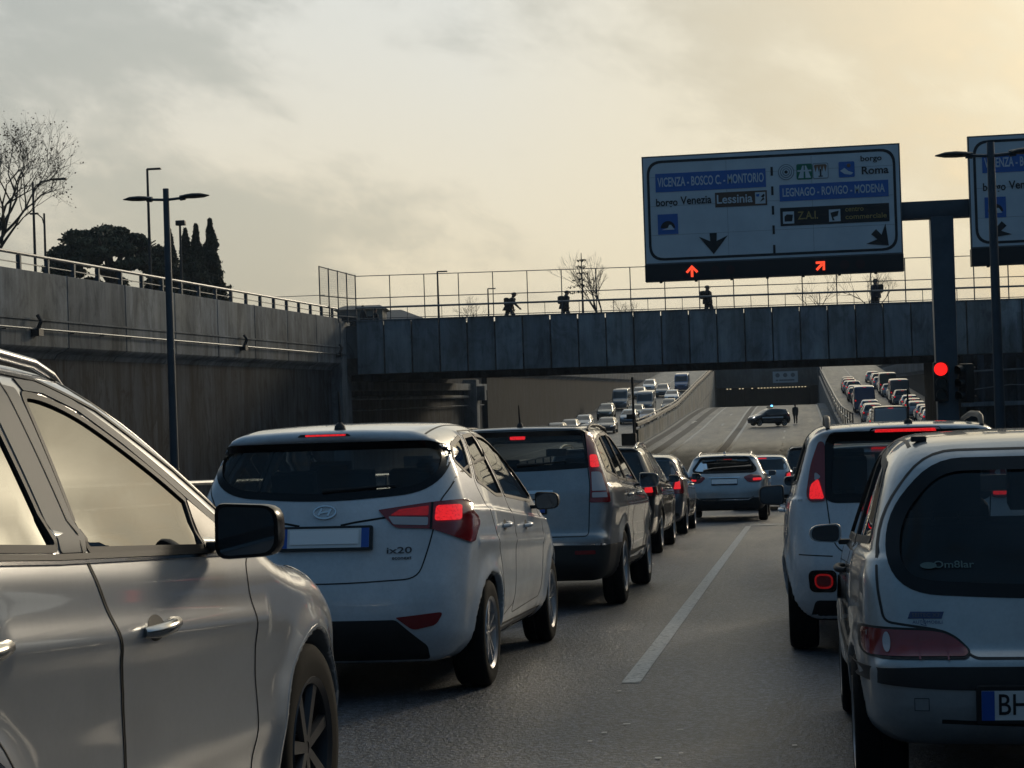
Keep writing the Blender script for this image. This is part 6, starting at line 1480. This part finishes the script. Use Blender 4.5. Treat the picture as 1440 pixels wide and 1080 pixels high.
# ---------------------------------------------------------------- mid-distance cars
def generic(kind,name,label,cat,pm,res,brake=True,tl=None,belt=None,wins=None,details=True,rails=False,glassm=None,group=None,fr=.03):
    S_=SPEC[kind]; L=S_['L']; H=S_['H']; bz=S_['belt'][0][1]; a0,a1=S_['axles']
    bh=lambda y:np.interp(y,[p[0] for p in S_['belt']],[p[1] for p in S_['belt']])
    if kind!='van':
        top=H-.115; tw=max(p[1] for p in S_['side'])-S_['tum']*(H-bz)-.06
        rw=rpoly([(-tw+.03,top-.03,.05),(tw-.03,top-.03,.05),(tw+.08,bz+.10,.08),(tw,bz+.05,.05),(-tw,bz+.05,.05),(-tw-.08,bz+.10,.08)])
        m0=a0+.36; mid=(a0+a1)/2-.05; wf_=a1-.55
        sr=rpoly([(m0,bh(m0)+.04,.03),(m0+.02,top,.04),(mid-.04,top+.02,.02),(mid-.02,bh(mid)+.03,.02)])
        sf=rpoly([(mid+.05,bh(mid)+.03,.02),(mid+.03,top+.02,.02),(mid+.40,top,.15),(wf_,bh(wf_)+.06,.05),(wf_-.03,bh(wf_)+.03,.03)])
        q=rpoly([(m0-.42,bh(m0)+.09,.03),(m0-.30,top-.10,.06),(m0-.06,top-.02,.04),(m0-.06,bh(m0)+.05,.03)])
        ws=rpoly([(-tw,top,.05),(tw,top,.05),(tw+.12,bz-.02,.06),(-tw-.12,bz-.02,.06)])
        side=[('quarter_window',q),('side_window',sr),('side_window',sf)]
    else:
        rw=rpoly([(-.62,2.1,.05),(-.05,2.1,.05),(-.05,1.55,.05),(-.62,1.55,.05)]); ws=rpoly([(-.75,2.15,.08),(.75,2.15,.08),(.80,1.42,.08),(-.80,1.42,.08)])
        sf=rpoly([(3.2,1.35,.03),(3.2,2.0,.05),(3.75,2.0,.15),(4.35,1.4,.05)]); side=[('side_window',sf)]
    c=Car(kind,name,label,cat,pm,res=res,hollow=False,group=group)
    g_=glassm or glassf
    if kind!='van': c.patch('rear_window','R',rw,g_,off=.004,gs=.12)
    c.patch('windscreen','F',ws,g_,off=.004,gs=.12)
    for n_,p in side: c.both(n_,'S',p,g_,off=.004,gs=.15)
    W_=max(p[1] for p in S_['side'])
    if tl is None: tl=rpoly([(W_-.26,bz-.20,.02),(W_-.02,bz-.20,.03),(W_-.06,bz+.04,.03),(W_-.22,bz-.02,.03)])
    for sd in (1,-1):
        m=[(x*sd,z) for x,z in tl]; o=c.patch('tail_light','R',m,redlens,off=.012,gs=.08,depth=.03)
        if brake:
            cx_=sum(p[0] for p in tl)/len(tl); cz_=sum(p[1] for p in tl)/len(tl); b_=[((cx_+(x-cx_)*.55)*sd,cz_+(z-cz_)*.55) for x,z in tl]; c.patch('brake_lamp','R',b_,redlit,off=.018,depth=0,gs=.1,parent=o)
    if brake: c.patch('brake_light','R',[(-.14,H-.12),(.14,H-.12),(.14,H-.10),(-.14,H-.10)],redlit,off=.02,depth=.0,gs=.2)
    c.patch('lower_bumper_trim','R',rpoly([(-W_+.1,.24,.02),(W_-.1,.24,.02),(W_-.14,.40,.03),(-W_+.14,.40,.03)]),plastic,off=.006,gs=.12)
    c.rbox('number_plate',0,bz-.22,.52,.115,platew,off=.006)
    zh=S_['prof'][-4][1] if False else (.68 if kind!='van' else .9)
    c.both('headlight','F',rpoly([(W_-.38,zh-.05,.02),(W_-.10,zh-.02,.03),(W_-.12,zh+.12,.03),(W_-.36,zh+.08,.03)]),headl,off=.008,gs=.1)
    c.patch('grille','F',[(-.36,zh-.12),(.36,zh-.12),(.40,zh+.04),(-.40,zh+.04)],plastic,off=.006,gs=.15); c.patch('lower_intake','F',[(-.55,.28),(.55,.28),(.6,.42),(-.6,.42)],plastic,off=.006,gs=.15); c.rbox if False else None
    if rails:
        for sd in (1,-1):
            A=c.pj('T',[(sd*.56,y) for y in (.5,.65,1.0,1.6,2.1,2.3)],0); mb=MB(); mb.tube([(p[0],p[1],p[2]+o_) for p,o_ in zip(A,(0,.04,.055,.055,.04,0))],.02,8); mb.build('roof_rail',chrome if rails=='c' else plastic,c.root,60)
    if details:
        c.mirror(a1-.75,bh(a1-.7)+.09,m=pm if pm is not far_paint else plastic,w=.17)
        c.lines('door_gap','S',[(mid+.02,top),(mid+.03,.36)],.010,seal); c.lines('door_gap','S',[(wf_+.02,bh(wf_)),(wf_,.36)],.010,seal); c.lines('door_gap','S',[(m0-.05,bh(m0)),(a0+.42,.5)],.010,seal); c.handle(m0+.35,bz-.12,pm,side=0); c.handle(mid+.12,bz-.13,pm,side=0); c.lines('sill_trim','S',[(a0+.45,.32),(a1-.45,.32)],.06,plastic,off=.004)
        c.wheels('plain',alloy,5)
    else:
        for yw in S_['axles']:
            for sd in (1,-1):
                mb=MB(); r_=S_['rw']; x_=sd*S_['trk']; mb.lathe([(0,-.08),(r_*.9,-.1),(r_,-.07),(r_,.07),(r_*.9,.1),(r_*.62,.09),(r_*.6,.05),(0,.06)],'x',(x_,yw,r_),16); mb.build('wheel',rubber,c.root)
                mb=MB(); mb.lathe([(0,sd*.085),(r_*.55,sd*.075),(r_*.60,sd*.10)],'x',(x_,yw,r_),12); mb.build('wheel_cover',alloy,c.root)
    return c
c=generic('crv','estate_car','black car with chrome roof rails between the silver sport utility and the next hatchback','SUV',blackp,.026,rails='c'); c.root.scale=(.97,.97,.93); c.place(-2.83,24.75,zroad(24.75),SL)
c=generic('hatch','hatchback_car','dark grey hatchback with upright tail lights, furthest ahead in the left queue','hatchback',greyp,.024,tl=rpoly([(.60,.74,.02),(.83,.74,.03),(.80,.98,.03),(.70,1.16,.03),(.66,1.0,.03)])); c.place(-2.86,31.45,zroad(31.45),SL)
c=generic('hatch','small_car','pale blue small rounded car with lit tail light just beyond the silver crossover','hatchback',bluep,.026); c.root.scale=(.94,.9,.98); c.place(-.95,46.,zroad(46),-.036)
c=generic('panda','small_car','dark car whose red high brake strip shows beyond the pale blue car','hatchback',blackp,.03); c.root.scale=(1.0,1,1.08); c.place(.35,51.5,zroad(51.5),-.034)
c=generic('gla','saloon_car','silver car almost hidden in front of the white boxy hatchback','hatchback',silverb,.026); c.place(.86,17.6,zroad(17.6),SL)
# patrol car, turned across the road with its beacon lit
police=mat('patrol_dark_paint',(.02,.025,.035),.25,.2,1.0)
c=generic('hatch','patrol_car','dark patrol car turned across the empty road with a blue roof beacon lit','police car',police,.03,brake=False)
mb=MB(); mb.box(-.55,.55,1.75,2.0,1.49,1.60); lb=mb.build('light_bar',plastic,c.root,30,bev=.03)
blue=mat('blue_beacon',(.05,.2,.8),.2,emi=(.12,.5,1.0),es=5)
mb=MB(); mb.lathe([(0,.14),(.08,.12),(.10,.0)],'z',(-.45,1.87,1.58),12); mb.build('beacon',blue,lb)
whs=mat('white_stripe',(.6,.62,.65),.4); c.lines('white_stripe','S',[(.9,.72),(3.0,.68)],.10,whs,off=.006)
c.both('lit_headlight','F',rpoly([(.58,.66,.02),(.70,.66,.02),(.70,.76,.02),(.58,.76,.02)]),headlit,off=.016,depth=0,gs=.1)
c.root.scale=(.95,.9,1.04); c.place(-.75,154.5,zroad(155),.028,yaw=112)
# ---------------------------------------------------------------- queues on the two ramps
def protos():
    P_={}
    for k in ('hatch','gla','crv','panda','van'):
        c=generic(k,{'hatch':'hatchback_car','gla':'family_car','crv':'tall_car','panda':'small_car','van':'panel_van'}[k],'x','car',far_paint,.05,details=False); P_[k]=c.root
        for sd in (1,-1):
            pass
    return P_
PR=protos(); first={k:True for k in PR}
COL={'white':(.70,.71,.72),'silver':(.36,.37,.38),'grey':(.13,.14,.15),'black':(.015,.016,.018),'red':(.30,.02,.02),'blue':(.04,.09,.20),'pale blue':(.28,.36,.44),'dark green':(.03,.06,.05),'beige':(.40,.37,.31)}
def put(k,colr,x,y,T,label,group,flip=False,cat=None,sc_=1,lights=True):
    src=PR[k]
    if first[k]: o=src; first[k]=False; kids=[c for c in src.children]
    else:
        o=src.copy(); col.objects.link(o); kids=[]
        for ch in SRC[k]:
            n=ch.copy(); col.objects.link(n); n.parent=o; kids.append(n)
            for g2 in ch.children:
                n2=g2.copy(); col.objects.link(n2); n2.parent=n
    for q in kids:
        if q.name.startswith('body'): q.color=(*COL[colr],1)
    s_=(prof(T,y+2)-prof(T,y-2))/4
    o.location=(x,y+(4.2 if flip else 0)*0,prof(T,y)); o.rotation_euler=(math.atan(s_)*(-1 if flip else 1),0,math.pi if flip else 0); o.scale=(sc_,sc_,sc_)
    o['label']=label; o['category']=cat or ('van' if k=='van' else 'car'); o['group']=group
    return o
SRC={k:list(PR[k].children) for k in PR}
GR='cars queueing up the right ramp'
ordn=['nearest','second','third','fourth','fifth','sixth','seventh','eighth','ninth','tenth','eleventh','twelfth','thirteenth','fourteenth','fifteenth']
put('van','white',5.15,101,RRAMP,'white panel van at the foot of the right ramp, above the boxy hatchback roof',GR)
put('hatch','black',4.95,93.6,RRAMP,'dark car directly behind the white panel van, roof just above the boxy hatchback',GR)
rowL=[('hatch','white'),('hatch','white'),('crv','red'),('gla','pale blue'),('hatch','silver'),('panda','white'),('crv','silver'),('hatch','grey'),('gla','white'),('van','blue'),('hatch','silver'),('crv','grey'),('gla','black'),('hatch','white'),('crv','blue'),('hatch','silver'),('gla','red'),('hatch','grey')]
y=109.5
for i,(k,cl) in enumerate(rowL):
    put(k,cl,5.6+.10*(i%3)+min(i*.08,.6),y,RRAMP,'%s %s in the left uphill file, %s beyond the white van'%(cl,{'hatch':'hatchback','gla':'low family car','crv':'tall car','panda':'boxy small car','van':'van'}[k],['first','second','third','fourth','fifth','sixth','seventh','eighth','ninth','tenth','eleventh','twelfth','thirteenth','fourteenth','fifteenth','sixteenth','seventeenth','eighteenth'][i]),GR,sc_=1.0)
    y+=SPEC[k]['L']+1.5+(i%2)*.6+ (.9 if i>4 else 0)
rowR=[('hatch','black'),('hatch','white'),('crv','black'),('gla','white'),('panda','silver'),('hatch','silver'),('gla','silver'),('hatch','grey'),('hatch','white'),('crv','grey'),('van','grey'),('crv','white'),('hatch','silver'),('van','dark green'),('gla','grey'),('hatch','silver'),('crv','black'),('hatch','white'),('gla','silver')]
y=117
for i,(k,cl) in enumerate(rowR):
    put(k,cl,10.1+.12*(i%3),y,RRAMP,'%s %s in the right uphill file, number %s from the bridge'%(cl,{'hatch':'hatchback','gla':'low family car','crv':'tall car','panda':'boxy small car','van':'van'}[k],['one','two','three','four','five','six','seven','eight','nine','ten','eleven','twelve','thirteen','fourteen','fifteen','sixteen','seventeen','eighteen','nineteen'][i]),GR,sc_=1.0)
    y+=SPEC[k]['L']+1.5+(i%3)*.5+(.8 if i>5 else 0)
GL='cars coming down the left ramp'
LQ=[('hatch','grey',-17.3,150,'dark hatchback lowest on the left ramp, just above the black car roof'),('gla','black',-17.6,168,'black car with pale roof second lowest on the left ramp'),('hatch','pale blue',-17.2,186,'pale blue car beside the grey pole on the left ramp'),('hatch','silver',-21.0,178,'silver hatchback in the far left file beside the stained wall'),('hatch','grey',-20.9,166,'grey car lowest in the far left file, half hidden by the sport utility roof'),('crv','dark green',-20.6,196,'dark tall car in the far left file behind the silver hatchback'),
('van','grey',-20.6,214,'dark van high in the far left file beside the wall end'),('van','grey',-17.0,206,'dark panel van in the near file of the left ramp'),('hatch','blue',-15.2,186,'blue hatchback close to the parapet wall right of the grey pole'),('gla','white',-15.4,226,'white car near the top of the parapet wall on the left ramp'),('crv','grey',-17.4,238,'grey tall car behind the dark panel van'),('van','blue',-15.6,250,'blue van near the top of the left ramp'),('hatch','silver',-20.4,236,'silver car high on the left ramp beside the dark van'),('crv','black',-16.6,266,'black tall car highest on the left ramp'),('gla','grey',-20.8,156,'grey low car at the foot of the far left file'),('hatch','black',-14.4,206,'black hatchback squeezed beside the parapet wall above the blue hatchback'),('crv','white',-20.3,252,'white tall car far up the left ramp'),('hatch','dark green',-17.3,196,'dark green hatchback just below the dark panel van in the near file')]
for k,cl,x,y,lab in LQ: put(k,cl,x,y,LRAMP,lab,GL,flip=True)
make_suv(); make_mpv(); make_crv(); make_panda(); make_seicento(); make_gla()
# air between here and the tunnel
hz=MB(); hz.box(-420,420,-60,1400,-14,60); ho=hz.build('haze',mat('haze_air',(1,1,1)),None,None); ho['kind']='stuff'
m=ho.data.materials[0]; nt=m.node_tree; nt.nodes.clear(); o_=nt.nodes.new('ShaderNodeOutputMaterial'); v_=nt.nodes.new('ShaderNodeVolumePrincipled'); v_.inputs['Density'].default_value=.00027; v_.inputs['Color'].default_value=(.80,.90,1.0,1); v_.inputs['Anisotropy'].default_value=.0
nt.links.new(v_.outputs[0],o_.inputs['Volume'])
# red glow of lit lamps is left to the emitters themselves
bpy.context.view_layer.update()
